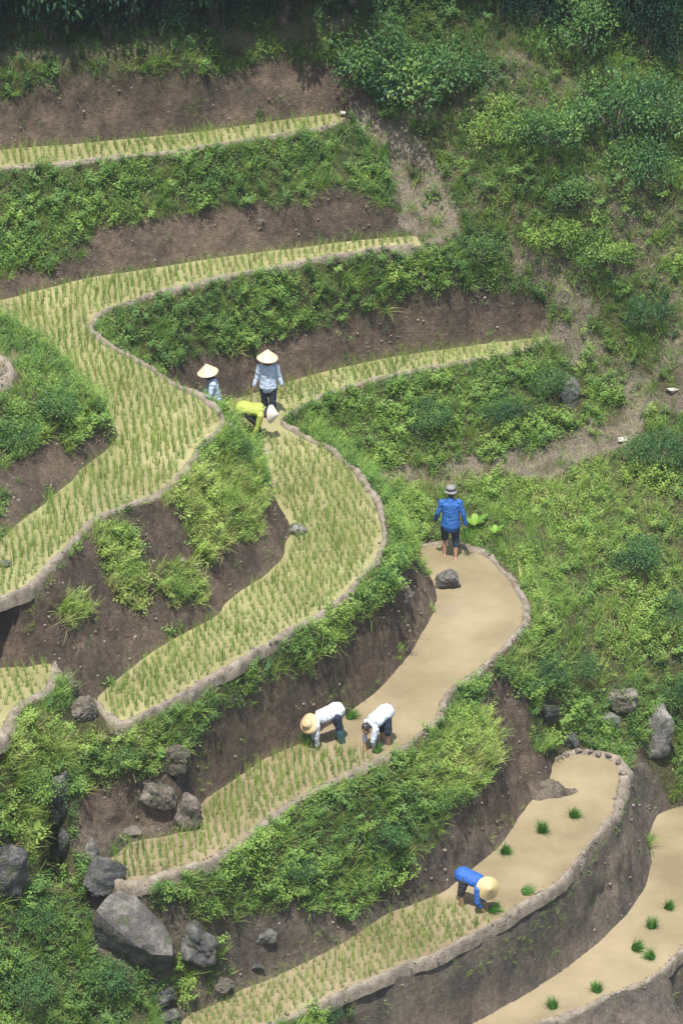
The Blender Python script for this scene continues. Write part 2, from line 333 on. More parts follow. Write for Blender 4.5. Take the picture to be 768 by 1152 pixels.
# distance-like mask: 0 in paddies and on bunds, 1 some way off
free = (~(inpad | onbund)).astype(float)
def blur(a, n):
    for _ in range(n):
        p = np.pad(a, 1, 'edge'); a = (p[:-2, 1:-1]+p[2:, 1:-1]+p[1:-1, :-2]+p[1:-1, 2:]+2*p[1:-1, 1:-1])/6
    return a
fm = np.clip(blur(free, 6)*2-1, 0, 1)
slope = np.hypot(*np.gradient(H, DX))
rough = .10*fbm(XX*1.1, YY*1.1, H*1.1, 4, 3) + .07*fbm(XX*4, YY*4, H*2.0, 4, 9)
H = H + fm*rough*np.clip(1.0-slope*.3, .25, .8)
H = H+fm*.035*fbm(XX*8, YY*8, H*6, 3, 19)*np.clip(1.2-slope*.35, 0, 1)
H = np.where(inpad, H+.05*fbm(XX*3, YY*3, None, 3, 21)*0.4, H)
PXg, PYg = project(np.stack([XX, YY, H], -1).reshape(-1, 3)); PXg = PXg.reshape(H.shape); PYg = PYg.reshape(H.shape)
def ground(x, y):
    fx = np.clip((np.asarray(x)-GX[0])/DX, 0, nx-1.001); fy = np.clip((np.asarray(y)-GY[0])/DX, 0, ny-1.001)
    ix = fx.astype(int); iy = fy.astype(int); u = fx-ix; v = fy-iy
    return (H[iy, ix]*(1-u)+H[iy, ix+1]*u)*(1-v)+(H[iy+1, ix]*(1-u)+H[iy+1, ix+1]*u)*v
def hit(px, py):                          # where the line of sight through a photo pixel meets the ground
    d = ray(px, py); t = np.arange(70, 115, .02); P = EYE+d*t[:, None]
    inside = (P[:, 0] > GX[0])&(P[:, 0] < GX[1])&(P[:, 1] > GY[0])&(P[:, 1] < GY[1])
    g = np.where(inside, ground(P[:, 0], P[:, 1]), -99); k = np.argmax(P[:, 2] <= g)
    return P[k]

# cover zones (photo pixels, jittered so their edges fray)
JX = PXg+9*fbm(XX*2.2, YY*2.2, H*2.2, 3, 31); JY = PYg+9*fbm(XX*2.2, YY*2.2, H*2.2, 3, 47)
def rv(l): return list(reversed(l))
t1 = [(-150,135),(0,112),(50,95),(100,87),(190,83),(240,80),(300,73),(350,70),(385,72),(410,95),(428,118)]
t2 = [(-150,318),(0,312),(85,294),(97,270),(100,260),(150,247),(240,238),(290,232),(340,226),(384,215),(450,235),(475,262)]
t3 = [(130,470),(200,410),(250,395),(310,375),(384,357),(424,350),(464,337),(499,322),(549,325),(599,327),(622,345),(622,378)]
t4 = [(464,620),(449,650),(439,667),(414,690),(384,720),(350,740),(320,760),(280,780),(240,810),(205,850),(130,880),(85,900),(90,960)]
t5 = [(200,1075),(240,1037),(280,1027),(320,1017),(350,1022),(384,1032),(434,1002),(484,955),(508,915),(534,892),(560,866),(566,840),(540,790),(552,752),(575,770),(600,800),(622,840)]
BARE = [[(95,950),(130,990),(200,1004),(245,1042),(262,1100),(208,1150),(185,1152),(150,1112),(108,1066),(98,1000)], t1+rv(i1), t2+rv(i2), t3+rv(i3[-14:]), [(4,531),(15,521),(40,503),(60,491),(78,506),(90,493),(118,481),(128,474),(140,490)]+rv(f2)+[(-120,560)],
 [(-60,705),(0,677),(25,668),(50,652),(65,630),(95,608),(107,590),(140,577),(180,564),(214,528),(240,520),(280,528),(302,545),(350,600),(325,605)]+rv(i3[:8])+[(85,790),(60,745),(0,752),(-60,760)],
 t4+[(124,966),(145,946),(190,940)]+i4[3:], t5+rv(i5), [(752,906),(728,850),(708,846)]+b5[3:15]+i6[1:10], b6+[(410,1350),(604,1290),(768,1200),(905,1120)]]
PATCH = [[(105,600),(130,585),(150,600),(168,650),(160,690),(130,675),(112,640)], [(180,560),(215,525),(245,508),(275,520),(300,560),(290,600),(255,620),(232,640),(215,620),(205,580)],
 [(170,650),(185,632),(215,632),(230,650),(228,675),(200,682),(178,668)], [(68,680),(85,668),(102,690),(90,705),(74,700)], [(385,1115),(345,1137),(320,1160),(390,1180),(395,1140)],
 [(590,790),(640,790),(660,850),(600,845)], [(0,540),(0,600),(14,560)]]
veg = np.ones(H.shape)
for p in BARE: veg[inpoly(JX, JY, p)] = 0
for p in PATCH: veg[inpoly(JX, JY, p)] = 1
veg = np.where(inpoly(JX, JY, BARE[0]), (fbm(XX*2.6, YY*2.6, H*2.6, 3, 411) > .0)*1.0, veg)
dryz = np.zeros(H.shape)
DRY = [([(378,122),(428,122),(462,145),(495,185),(515,235),(515,268),(468,282),(452,250),(445,215),(430,182),(405,152)], .95),
 ([(556,62),(590,58),(625,80),(605,98),(560,115),(520,132),(440,142),(430,128),(500,118),(545,92)], .75),
 ([(612,360),(650,362),(690,395),(735,430),(745,455),(715,490),(680,510),(600,535),(500,550),(430,550),(420,524),(520,518),(620,500),(672,470),(695,445),(660,412),(625,398),(608,382)], .88),
 ([(735,335),(800,325),(800,480),(735,460)], .7), ([(600,290),(640,250),(650,300),(680,350),(650,368),(625,340)], .9), ([(570,260),(620,300),(640,340),(600,320),(560,290)], .8), ([(500,150),(560,215),(600,250),(540,250),(505,200)], .45), ([(560,60),(680,110),(640,130),(560,110)], .6), ([(640,180),(770,200),(770,330),(690,320)], .6),
 ([(420,545),(490,545),(480,600),(440,605)], .35), ([(0,55),(400,18),(400,45),(0,78)], .55), ([(700,560),(768,560),(768,680),(690,700)], .25), ([(-20,395),(18,402),(14,430),(-20,435)], 1.0)]
for p, w in DRY: dryz[inpoly(JX, JY, p)] = w
dryn = dryz*np.clip(.55+1.1*fbm(XX*2.5, YY*2.5, H*2.5, 3, 77)+dryz*.35, 0, 1)
vegc = veg*(1-np.clip(dryn*1.05, 0, .97))
grey = np.zeros(H.shape); 
for p in (BARE[8], BARE[9]): grey[inpoly(PXg, PYg, p)] = .62
grey = np.maximum(grey, .35*(PYg > 930))
wet = np.where(inpad, 1.0, 0)
mask_ok = (~inpad)&(~onb2)
vs = blur(vegc*mask_ok, 2)
idx = np.arange(nx*ny).reshape(ny, nx)
Fq = np.stack([idx[:-1, :-1], idx[:-1, 1:], idx[1:, 1:], idx[1:, :-1]], -1).reshape(-1, 4)
# nudge steep ground sideways with the noise, so the cut banks are knobbly and not smooth curtains
st = np.clip((slope-.8)/2, 0, 1)*fm
Vt = np.stack([XX+st*.08*fbm(XX*2.5, YY*2.5, H*2.8, 5, 101), YY+st*.11*fbm(XX*2.5, YY*2.5, H*2.8, 5, 131), H], -1).reshape(-1, 3)
terrain = mesh_np('terrain', Vt, Fq, M['soil'], True, {'veg': np.clip(vs, 0, 1).ravel(), 'dry': (dryn*mask_ok).ravel(), 'grey': grey.ravel()})
tag(terrain, 'brown earth of the terraced hillside, bare where the banks are cut', 'hillside', kind='structure')
# the hill going on beyond
nb = 60; bx, by = np.meshgrid(np.linspace(-120, 120, nb), np.linspace(-110, 120, nb))
bz = np.where(by > 19, 11.5+(by-19)*.55, np.where(by > -13, -6+(by+13)*.5-2.5, -9+(by+13)*.45)) + 3*fbm(bx*.02, by*.02, None, 3, 5)
inside = (np.abs(bx) < 13)&(by > -16)&(by < 21); bz[inside] -= 6
ib = np.arange(nb*nb).reshape(nb, nb); Fb = np.stack([ib[:-1, :-1], ib[:-1, 1:], ib[1:, 1:], ib[1:, :-1]], -1).reshape(-1, 4)
hl = mesh_np('hill', np.stack([bx, by, bz], -1).reshape(-1, 3), Fb, M['soil'], True, {'veg': np.ones(nb*nb), 'dry': np.zeros(nb*nb), 'grey': np.zeros(nb*nb)})
tag(hl, 'green hillside going on around the terraces', 'hill', kind='structure')

# ------------------------------------------------------------------ water and bunds
from mathutils.geometry import delaunay_2d_cdt
feet_man = at(512, 627, Z4)
WAT = {1: 'g', 2: 'g', 3: 'g', 4: 'm', 5: 'm', 6: 'm', 7: 'g'}
M['wat_g'] = water_material('paddy_water_planted', (.215, .202, .098), (.275, .255, .132), [(*at(300, 466, Z3), .7)])
M['wat_m'] = water_material('paddy_water_muddy', (.195, .156, .094), (.25, .208, .132), [(*feet_man, .75), (*at(499, 623, Z4), .55), (*at(520, 1018, Z5), .5), (*at(362, 834, Z4), .5), (*at(436, 838, Z4), .5)])
for k, (bo, inn, z) in PADDY.items():
    B = BUNDW[k]; I = []
    for l in inn:
        P = spline(W(l, z), .08); T = np.gradient(P, axis=0); n = np.c_[T[:, 1], -T[:, 0]]; n /= np.linalg.norm(n, axis=1)[:, None]+1e-9
        I.append(P)
    ring = np.vstack([B]+I)[:, :2]
    keep = [0]
    for j in range(1, len(ring)):
        if np.linalg.norm(ring[j]-ring[keep[-1]]) > .03: keep.append(j)
    ring = ring[keep]
    out = delaunay_2d_cdt([Vector(p) for p in ring], [], [list(range(len(ring)))], 1, 1e-4)
    V = np.array([(p.x, p.y, z) for p in out[0]]); F = np.array([f for f in out[2] if len(f) == 3])
    if np.cross(V[F[0][1]]-V[F[0][0]], V[F[0][2]]-V[F[0][0]])[2] < 0: F = F[:, ::-1]
    w = mesh_np('paddy_water', V, F, M['wat_'+WAT[k]], False)
    lab = {1: 'shallow water of the topmost planted rice paddy', 2: 'shallow yellow water of the long winding upper rice paddy', 3: 'shallow water of the middle S shaped rice paddy', 4: 'brown muddy water of the half planted paddy with the blue coated man',
           5: 'brown muddy water of the paddy above the grey wall', 6: 'muddy water of the lowest paddy at the bottom right', 7: 'shallow water of the small paddy at the left edge'}[k]
    tag(w, lab, 'water', kind='structure')
BL = {1: 'thin mud bund edging the topmost narrow rice paddy', 2: 'long pale mud bund winding round the big upper rice paddy', 3: 'pale mud bund with a sharp bend edging the middle rice paddy', 4: 'mud bund curving from the blue coated man down to the slab boulders',
      5: 'mud bund on top of the tall grey wall beside the cone hatted blue worker', 6: 'mud bund of the lowest muddy paddy at bottom right', 7: 'thick mud bund around the small paddy at the left edge'}
BL[8] = 'pale stub of a mud bund on top of the knoll at the left edge'; BUNDW[8] = spline(W([(-80,398),(4,407),(13,416),(6,430),(-80,442)], 6.22), .08)
for k, B in BUNDW.items():
    z = PADDY[k][2] if k in PADDY else 6.24; P = resample(B, .05); n = len(P); T = np.gradient(P, axis=0); nr = np.c_[-T[:, 1], T[:, 0], np.zeros(n)]; nr /= np.linalg.norm(nr, axis=1)[:, None]+1e-9
    s = np.arange(n)*.05; ang = np.linspace(0, math.pi, 11)
    base = {1: .08, 2: .095, 3: .085, 4: .095, 5: .082, 6: .085, 7: .13, 8: .16}[k]
    wv = base*(1+.35*fbm(s*1.4, s*0+k, None, 4, 61)); endt = np.clip(np.minimum(np.arange(n), np.arange(n)[::-1])*.05/.35, .12, 1)**.6
    if k == 5: wv *= 1+.85*np.exp(-((np.linspace(0, 1, n)-.1)/.12)**2)
    wv = wv*endt; hv = .07*(1+.45*fbm(s*1.7, s*0+k, None, 4, 71))*endt
    cx = .055*fbm(s*1.2, s*0+k+5, None, 4, 81)
    V = []
    for a in ang:
        r = P + nr*(np.cos(a)*wv+cx)[:, None]; r = r.copy(); r[:, 2] = z-.22+(np.sin(a)**.55)*(hv+.22)
        V.append(r)
    V = np.stack(V, 1); jit = .03*fbm(V[..., 0]*9, V[..., 1]*9, V[..., 2]*9, 3, 5)+.03*fbm(V[..., 0]*3.5, V[..., 1]*3.5, V[..., 2]*3, 2, 15); V[..., 2] += jit; V[..., 0] += jit*.8
    m = len(ang); ii = np.arange(n*m).reshape(n, m); F = np.stack([ii[:-1, :-1], ii[:-1, 1:], ii[1:, 1:], ii[1:, :-1]], -1).reshape(-1, 4)
    tag(mesh_np('mud_bund', V.reshape(-1, 3), F, M['bund'], True), BL[k], 'bund')

# ------------------------------------------------------------------ plants: quads only
def leaf_quad(base, d, up, ln, wd, fold=.25):
    d = d/np.linalg.norm(d); s = np.cross(d, up); s /= np.linalg.norm(s)+1e-9; n = np.cross(s, d)
    return [base, base+d*ln*.45+s*wd*.5+n*wd*fold, base+d*ln-n*ln*.12, base+d*ln*.45-s*wd*.5+n*wd*fold]
def proto_weed(seed, n=16, rad=.17, h=.26, ln=(.05, .1), wr=.55):
    r = np.random.default_rng(seed); V = []; T = []
    for i in range(n):
        a = r.random()*6.283; q = math.sqrt(r.random()); hh = h*r.random()**.7*(1-.45*q)
        b = np.array([math.cos(a)*q*rad, math.sin(a)*q*rad, hh]); aa = a+r.normal()*.6
        d = np.array([math.cos(aa), math.sin(aa), r.uniform(-.35, .65)]); l = r.uniform(*ln)
        V += leaf_quad(b, d, np.array([r.normal()*.3, r.normal()*.3, 1]), l, l*wr); T += [r.normal()*.1]*4
    return np.array(V), np.arange(len(V)).reshape(-1, 4), np.array(T)
def proto_grass(seed, n=20, ln=(.18, .38), rad=.06, wd=.013, spread=.55, segs=2):
    r = np.random.default_rng(seed); V = []; F = []; T = []
    for i in range(n):
        a = r.random()*6.283; q = rad*math.sqrt(r.random()); l = r.uniform(*ln); t = abs(r.normal())*spread; k = len(V)
        b = np.array([math.cos(a)*q, math.sin(a)*q, -.02]); a += r.normal()*.5; s = np.array([-math.sin(a+r.normal()*.6), math.cos(a), 0]); tv = r.normal()*.1
        for j in range(segs+1):
            u = j/segs; bend = t*(.35+.9*u); p = b+l*u*np.array([math.cos(a)*math.sin(bend), math.sin(a)*math.sin(bend), math.cos(bend)]); w = wd*(1-u*.85)*(.8 if j == 0 else 1)
            V += [p-s*w/2, p+s*w/2]; T += [tv+.1*u]*2
        for j in range(segs): F.append([k+2*j, k+2*j+1, k+2*j+3, k+2*j+2])
    return np.array(V), np.array(F), np.array(T)
def proto_tall(seed):
    r = np.random.default_rng(seed); V = []; F = []; T = []
    for s in range(4):
        a = r.random()*6.28; lean = r.uniform(.1, .4); hgt = r.uniform(.35, .7); q = r.uniform(0, .1)
        for i in range(9):
            u = .15+.85*i/8; b = np.array([math.cos(a)*(q+lean*u*hgt), math.sin(a)*(q+lean*u*hgt), hgt*u]); aa = i*2.4+s+r.normal()*.4; l = r.uniform(.1, .17)*(1.1-.4*u)
            k = len(V); V += leaf_quad(b, np.array([math.cos(aa), math.sin(aa), r.uniform(-.2, .7)]), np.array([0, 0, 1.0]), l, l*.34); F.append([k, k+1, k+2, k+3]); T += [.12*u-.05+r.normal()*.05]*4
    return np.array(V), np.array(F), np.array(T)
def scatter(protos, pos, scale, tint, nrm=None, lean=.25):
    """copies of the small plants as one set of quads"""
    n = len(pos); pick = rng.integers(0, len(protos), n); AV, AF, AT = [], [], []; off = 0
    yaw = rng.random(n)*6.283; tx, ty = rng.normal(0, lean, n), rng.normal(0, lean, n)
    if nrm is not None: tx = tx+nrm[:, 0]*.45; ty = ty+nrm[:, 1]*.45
    for k, (pv, pf, pt) in enumerate(protos):
        m = np.where(pick == k)[0]
        if not len(m): continue
        c, s = np.cos(yaw[m])[:, None], np.sin(yaw[m])[:, None]; sc = scale[m][:, None]
        x = (pv[:, 0]*c-pv[:, 1]*s)*sc; y = (pv[:, 0]*s+pv[:, 1]*c)*sc; z = pv[:, 2]*sc
        X = x+tx[m][:, None]*z+pos[m, 0:1]; Y = y+ty[m][:, None]*z+pos[m, 1:2]
        Zz = z/np.sqrt(1+tx[m]**2+ty[m]**2)[:, None]-(x*tx[m][:, None]+y*ty[m][:, None])*.5+pos[m, 2:3]
        AV.append(np.stack([X, Y, Zz], -1).reshape(-1, 3)); AF.append((pf[None]+np.arange(len(m))[:, None, None]*len(pv)+off).reshape(-1, pf.shape[1]))
        AT.append((tint[m][:, None]+pt[None]).ravel()); off += len(m)*len(pv)
    return np.vstack(AV), np.vstack(AF), np.clip(np.concatenate(AT), 0, 1)
gyH, gxH = np.gradient(H, DX); area = DX*DX*np.minimum(np.sqrt(1+gxH**2+gyH**2), 6.0)
inview = (PXg > -70)&(PXg < 840)&(PYg > -60)&(PYg < 1230)
far_bund = blur(inpad.astype(float), 1) < .3
clump = .5+.5*fbm(XX*1.9, YY*1.9, H*1.9, 4, 201); clump2 = .5+.5*fbm(XX*.7, YY*.7, H*.7, 3, 301)
def place(weight, per_m2):
    lam = (area*weight*per_m2*inview).ravel(); n = int(lam.sum()); p = lam/lam.sum(); i = rng.choice(lam.size, n, p=p)
    x = XX.ravel()[i]+rng.uniform(-.5, .5, n)*DX; y = YY.ravel()[i]+rng.uniform(-.5, .5, n)*DX
    nr = np.stack([-np.clip(gxH.ravel()[i], -1.5, 1.5), -np.clip(gyH.ravel()[i], -1.5, 1.5)], 1)*.5
    return np.c_[x, y, ground(x, y)-.01], nr, i
def zone(*polys):
    m = np.zeros(H.shape, bool)
    for p in polys: m |= inpoly(JX, JY, p)
    return m.astype(float)
KEEP = [(585,524,60,9),(660,498,34,12),(708,465,22,22),(4,420,20,20),(291,478,13,20),(300,462,16,16),(62,955,20,40),(640,444,20,26),(334,600,14,12),(455,668,16,30),(66,905,16,46),(72,955,14,36),(10,975,26,42),(95,797,26,28),(118,985,24,30),(152,1044,44,42),(220,1058,26,30),(250,1108,18,22),(742,840,15,45),(695,800,14,16),(612,800,14,26),(640,838,18,16),(200,892,17,24),(700,496,16,14),(756,440,18,14),(298,1056,22,22)]
keepm = np.ones(H.shape)
for (kx, ky, rx_, ry_) in KEEP: keepm[((JX-kx)/rx_)**2+((JY-ky-6)/ry_)**2 < 1] = 0
vmask = vegc*mask_ok*far_bund*keepm
meadow = zone([(430,540),(560,525),(680,520),(800,540),(800,760),(640,780),(560,750),(600,680),(560,620),(470,610)])
slopez = zone([(440,140),(560,0),(900,0),(900,520),(640,520),(700,440),(630,370),(600,300),(480,260)])
brightz = np.maximum.reduce([zone(PATCH[0]), zone(PATCH[1]), zone(PATCH[2]), zone(PATCH[3]), zone([(30,800),(190,820),(150,850),(60,850),(60,1000),(0,900),(0,830)]), zone([(440,860),(490,815),(545,790),(566,850),(500,900),(450,890)])])
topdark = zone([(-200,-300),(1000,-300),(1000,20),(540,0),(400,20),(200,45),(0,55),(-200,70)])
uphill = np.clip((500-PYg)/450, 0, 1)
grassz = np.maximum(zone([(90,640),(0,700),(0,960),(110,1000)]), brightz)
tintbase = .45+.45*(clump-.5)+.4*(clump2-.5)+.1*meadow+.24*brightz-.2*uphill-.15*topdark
# leafy weeds
strip = zone([(-60,74),(0,70),(200,58),(400,26),(440,22),(440,48),(400,50),(200,76),(0,88),(-60,92)])
open_ = 1-np.clip(meadow*np.clip((.5-clump2)*5, 0, .85)+strip*.8, 0, .9)
P1, n1_, i1_ = place(vmask*np.clip(.12+1.3*clump, .2, 1.4)*(1-.25*brightz)*(1-.6*slopez*(1-clump2))*open_, 140)
thin = np.clip((clump2-.36)*6, .12, 1)
weeds = [proto_weed(s) for s in range(4)]+[proto_weed(20+s, 20, .15, .34, (.05, .085), .5) for s in range(3)]+[proto_tall(s) for s in range(2)]
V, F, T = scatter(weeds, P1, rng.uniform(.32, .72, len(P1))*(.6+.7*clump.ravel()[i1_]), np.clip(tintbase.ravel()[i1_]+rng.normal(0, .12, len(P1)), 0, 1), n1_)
tag(mesh_np('undergrowth', V, F, M['weed'], False, {'tint': T}), 'low leafy green weeds covering the terrace banks and the hillside', 'undergrowth', kind='stuff')
# grasses
P2, n2_, i2_ = place(vmask*np.clip(.2+1.0*(1-clump)+.9*grassz+.8*slopez*clump2, 0, 3), 30)
gr = [proto_grass(s) for s in range(5)]
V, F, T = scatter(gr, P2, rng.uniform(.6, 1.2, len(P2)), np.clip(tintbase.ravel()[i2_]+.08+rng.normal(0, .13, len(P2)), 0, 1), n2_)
tag(mesh_np('grass', V, F, M['grass'], False, {'tint': T}), 'long arching grass tufts growing among the weeds on the banks', 'grass', kind='stuff')
fb_ = blur(inpad.astype(float), 3); footb = ((fb_ > .12)&(fb_ < .75)&(veg < .5)&(grey < .5))*np.clip(clump*2.2-.9, 0, 1)*(H > -2.9)
# short turf creeping up to the bunds and over trodden ground, dry stalks on the trails
P3, n3_, i3_ = place(np.maximum(mask_ok*(veg*(.5+.9*(1-open_))+.75*onbund), footb*.8), 80)
sg = [proto_grass(50+s, 10, (.06, .16), .05, .009, .7, 1) for s in range(4)]
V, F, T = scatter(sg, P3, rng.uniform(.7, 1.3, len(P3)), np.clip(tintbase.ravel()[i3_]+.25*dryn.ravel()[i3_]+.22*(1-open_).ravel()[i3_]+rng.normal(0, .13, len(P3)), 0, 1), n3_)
tag(mesh_np('turf', V, F, M['grass'], False, {'tint': T}), 'short turf along the trails and the bund edges', 'turf', kind='stuff')
P4, n4_, i4_ = place(mask_ok*(dryn*.9+.05*veg), 34)
V, F, T = scatter([proto_grass(70+s, 9, (.1, .26), .09, .009, 1.1, 2) for s in range(4)], P4, rng.uniform(.6, 1.2, len(P4)), rng.random(len(P4)), n4_)
tag(mesh_np('dry_grass', V, F, M['dry'], False, {'tint': T}), 'straw coloured dead grass lying along the hillside trails', 'dry grass', kind='stuff')
# sparse sprigs on the cut banks
P5, n5_, i5_ = place(mask_ok*(1-veg)*np.clip(clump*1.6-.9, 0, 1)*(1-.6*grey), 16)
V, F, T = scatter(weeds[:6]+gr[:2], P5, rng.uniform(.25, .6, len(P5)), np.clip(.4+rng.normal(0, .15, len(P5)), 0, 1), n5_)
tag(mesh_np('sprigs', V, F, M['weed'], False, {'tint': T}), 'small green sprigs rooted in the bare cut banks', 'weeds', kind='stuff')
# soil crumbs and clods at the foot of the cuts and on the bare earth
def clod(seed):
    r = np.random.default_rng(seed); b = np.array([(-1,-1,-1),(1,-1,-1),(1,1,-1),(-1,1,-1),(-1,-1,1),(1,-1,1),(1,1,1),(-1,1,1)], float)
    b = b*.5*r.uniform(.6, 1.1, (8, 3)); return b, np.array([[0,3,2,1],[4,5,6,7],[0,1,5,4],[1,2,6,5],[2,3,7,6],[3,0,4,7]]), np.zeros(8)
P6, n6_, i6_ = place(mask_ok*np.clip((1-veg)*(.25+.9*clump2)+dryn*.8, 0, 1)*(1-.75*grey), 22)
V, F, T = scatter([clod(s) for s in range(5)], P6, np.minimum(rng.exponential(.018, len(P6))+.01, .055), rng.random(len(P6)), None, .1)
m_cl = rock_material('clod', (.09, .065, .05), (.2, .15, .115), (.36, .3, .25))
tag(mesh_np('soil_clods', V, F, m_cl, True), 'loose clods and stones on the bare banks and trails', 'soil', kind='stuff')

cl = []
for k, B in BUNDW.items():
    z = PADDY[k][2] if k in PADDY else 6.24; P = resample(B, .02); P = P[rng.random(len(P)) < .4]; n = len(P)
    off = rng.normal(0, .06, (n, 2)); P = P.copy(); P[:, :2] += off; P[:, 2] = z+.055*np.exp(-(np.hypot(off[:, 0], off[:, 1])/.1)**2)+rng.normal(0, .008, n); cl.append(P)
cl = np.vstack(cl)
V, F, T = scatter([clod(20+s) for s in range(6)], cl, rng.exponential(.012, len(cl))+.012, rng.random(len(cl)), None, .2)
tag(mesh_np('mud_clods', V, F, M['bund'], True), 'lumps of dug mud heaped on top of the bunds', 'mud', kind='stuff')
# ------------------------------------------------------------------ rice
def proto_rice(seed):
    return proto_grass(seed, 10, (.17, .33), .034, .0135, .2, 2)
rice = [proto_rice(200+s) for s in range(8)]
def paddy_points(k, sp, px_poly=None, rot=0.0, keepout=.13):
    poly = POLY[k]; lo, hi = poly.min(0), poly.max(0); c, s = math.cos(rot), math.sin(rot)
    u = np.arange(-30, 30, sp); A, B = np.meshgrid(u, u); A = A+.018*rng.normal(size=A.shape)+.09*fbm(A*.6, B*.6, None, 2, 5); B = B+.018*rng.normal(size=B.shape)+.09*fbm(A*.7, B*.7, None, 2, 8)
    x = (A*c-B*s).ravel(); y = (A*s+B*c).ravel(); m = (x > lo[0])&(x < hi[0])&(y > lo[1])&(y < hi[1]); x, y = x[m], y[m]
    m = inpoly(x, y, poly)
    for dx, dy in ((keepout, 0), (-keepout, 0), (0, keepout), (0, -keepout)): m &= inpoly(x+dx, y+dy, poly)
    x, y = x[m], y[m]; z = np.full(len(x), PADDY[k][2])
    m = ground(x, y) < z-.02; x, y, z = x[m], y[m], z[m]
    px, py = project(np.c_[x, y, z]); m = (px > -60)&(px < 830)&(rng.random(len(px)) > .05)
    if px_poly: m &= inpoly(px+6*rng.normal(size=len(px)), py+3*rng.normal(size=len(px)), px_poly)
    return np.c_[x, y, z][m]
R1 = paddy_points(1, .16, None, .2); R2 = paddy_points(2, .143, None, .12); R3 = paddy_points(3, .143, None, .3)
pp = project(R3); R3 = R3[~((pp[0] > 280)&(pp[0] < 340)&(pp[1] > 455)&(pp[1] < 496))]
R4 = paddy_points(4, .135, [(100,1000),(100,940),(220,890),(330,838),(352,838),(378,848),(400,845),(428,852),(440,900),(100,1070)], .1)
R5 = paddy_points(5, .14, [(190,1200),(190,1120),(300,1095),(440,1022),(478,1014),(510,1022),(548,1030),(556,1050),(400,1130)], .35)
RL = paddy_points(7, .185, None, .4)
R5 = R5[np.argsort(R5[:, 1])]; near, rest5 = R5[:300], R5[300:]
allr = np.vstack([R1, R2, R3, R4, rest5, RL])
tn = .5+.35*fbm(allr[:, 0]*1.3, allr[:, 1]*1.3, None, 3, 91)+rng.normal(0, .14, len(allr))
V, F, T = scatter(rice, allr, rng.uniform(.75, 1.2, len(allr)), np.clip(tn, 0, 1), None, .1)
tag(mesh_np('rice_seedlings', V, F, M['rice'], False, {'tint': T}), 'rows of young rice standing in the planted paddies', 'rice', 'rice seedlings', kind='stuff')
rme = [mesh_np('rice_seedling', v, f, M['rice'], False, {'tint': np.clip(t+.3+.08*i, 0, 1)}, link=False) for i, (v, f, t) in enumerate(rice)]
for i, p in enumerate(near):
    o = obj('rice_seedling', rme[i % 8], None, p-np.array([0, 0, .01])); o.rotation_euler = (random.gauss(0, .08), random.gauss(0, .08), random.random()*6.28); s = random.uniform(.75, 1.2); o.scale = (s, s, s)
    tag(o, 'young rice clump in the lowest planted paddy, below the cone hatted worker in blue', 'rice seedling', 'rice seedlings in the lowest planted paddy')

# ------------------------------------------------------------------ shrubs, trees
def crown_arrays(seed, n, rx, ry, rz, ln, clumps=16, base=0.0, wr=.5, cl=.42):
    r = np.random.default_rng(seed); cs = []
    for i in range(clumps):
        d = r.normal(size=3); d[2] = abs(d[2])*.9-.15; d /= np.linalg.norm(d); cs.append(d*r.uniform(.5, .85))
    V = np.zeros((n, 4, 3)); T = np.zeros((n, 4))
    ct = r.normal(0, .16, clumps); cr = r.uniform(.7, 1.25, clumps)*cl
    for i in range(n):
        c = r.integers(clumps); d = r.normal(size=3); d[2] = d[2]*.8+.25; d /= np.linalg.norm(d)
        p = (cs[c]+d*cr[c]*r.random()**.35)*np.array([rx, ry, rz]); p[2] = max(p[2], -rz*.45)+rz*.5+base
        dd = d+r.normal(size=3)*.55; dd[2] -= .15; l = r.uniform(*ln)
        V[i] = leaf_quad(p, dd, np.array([0, 0, 1.0])+r.normal(size=3)*.35, l, l*wr); T[i] = .45+ct[c]+r.normal()*.12
    return V.reshape(-1, 3), np.arange(n*4).reshape(-1, 4), np.clip(T.ravel(), 0, 1)
def tube(pts, rad, n=8, lat=None, cap=True):
    """closed tube through pts; rad: radius or (a, b) for each point, a along lat"""
    pts = [np.asarray(p, float) for p in pts]; m = len(pts); rad = [(r, r) if np.isscalar(r) else tuple(r) for r in rad]
    tang = [(pts[min(i+1, m-1)]-pts[max(i-1, 0)]) for i in range(m)]; tang = [t/(np.linalg.norm(t)+1e-9) for t in tang]
    if cap:
        a0, b0 = rad[0]; a1, b1_ = rad[-1]; e0 = min(a0, b0); e1 = min(a1, b1_)
        P = [pts[0]-tang[0]*e0*.95, pts[0]-tang[0]*e0*.65]+pts+[pts[-1]+tang[-1]*e1*.65, pts[-1]+tang[-1]*e1*.95]
        Rr = [(a0*.25, b0*.25), (a0*.76, b0*.76)]+rad+[(a1*.76, b1_*.76), (a1*.25, b1_*.25)]; Tt = [tang[0]]*2+tang+[tang[-1]]*2
    else: P, Rr, Tt = pts, rad, tang
    V = []; prev = np.array(lat if lat is not None else ([1, 0, 0] if abs(Tt[0][0]) < .8 else [0, 1, 0]), float)
    for p, (a, b), t in zip(P, Rr, Tt):
        u = prev-t*np.dot(prev, t)
        if np.linalg.norm(u) < 1e-3: u = np.cross(t, [0, 0, 1.0])
        u /= np.linalg.norm(u)+1e-9; v = np.cross(t, u); prev = u if lat is None else np.array(lat, float)
        for k in range(n):
            q = 2*math.pi*k/n; V.append(p+u*a*math.cos(q)+v*b*math.sin(q))
    F = []; k = len(P)
    for i in range(k-1):
        for j in range(n): F.append([i*n+j, i*n+(j+1) % n, (i+1)*n+(j+1) % n, (i+1)*n+j])
    V = np.array(V); nv = len(V); V = np.vstack([V, P[0], P[-1]])
    for j in range(n): F.append([nv, (j+1) % n, j, j]); F.append([nv+1, (k-1)*n+j, (k-1)*n+(j+1) % n, (k-1)*n+j])
    return V, F
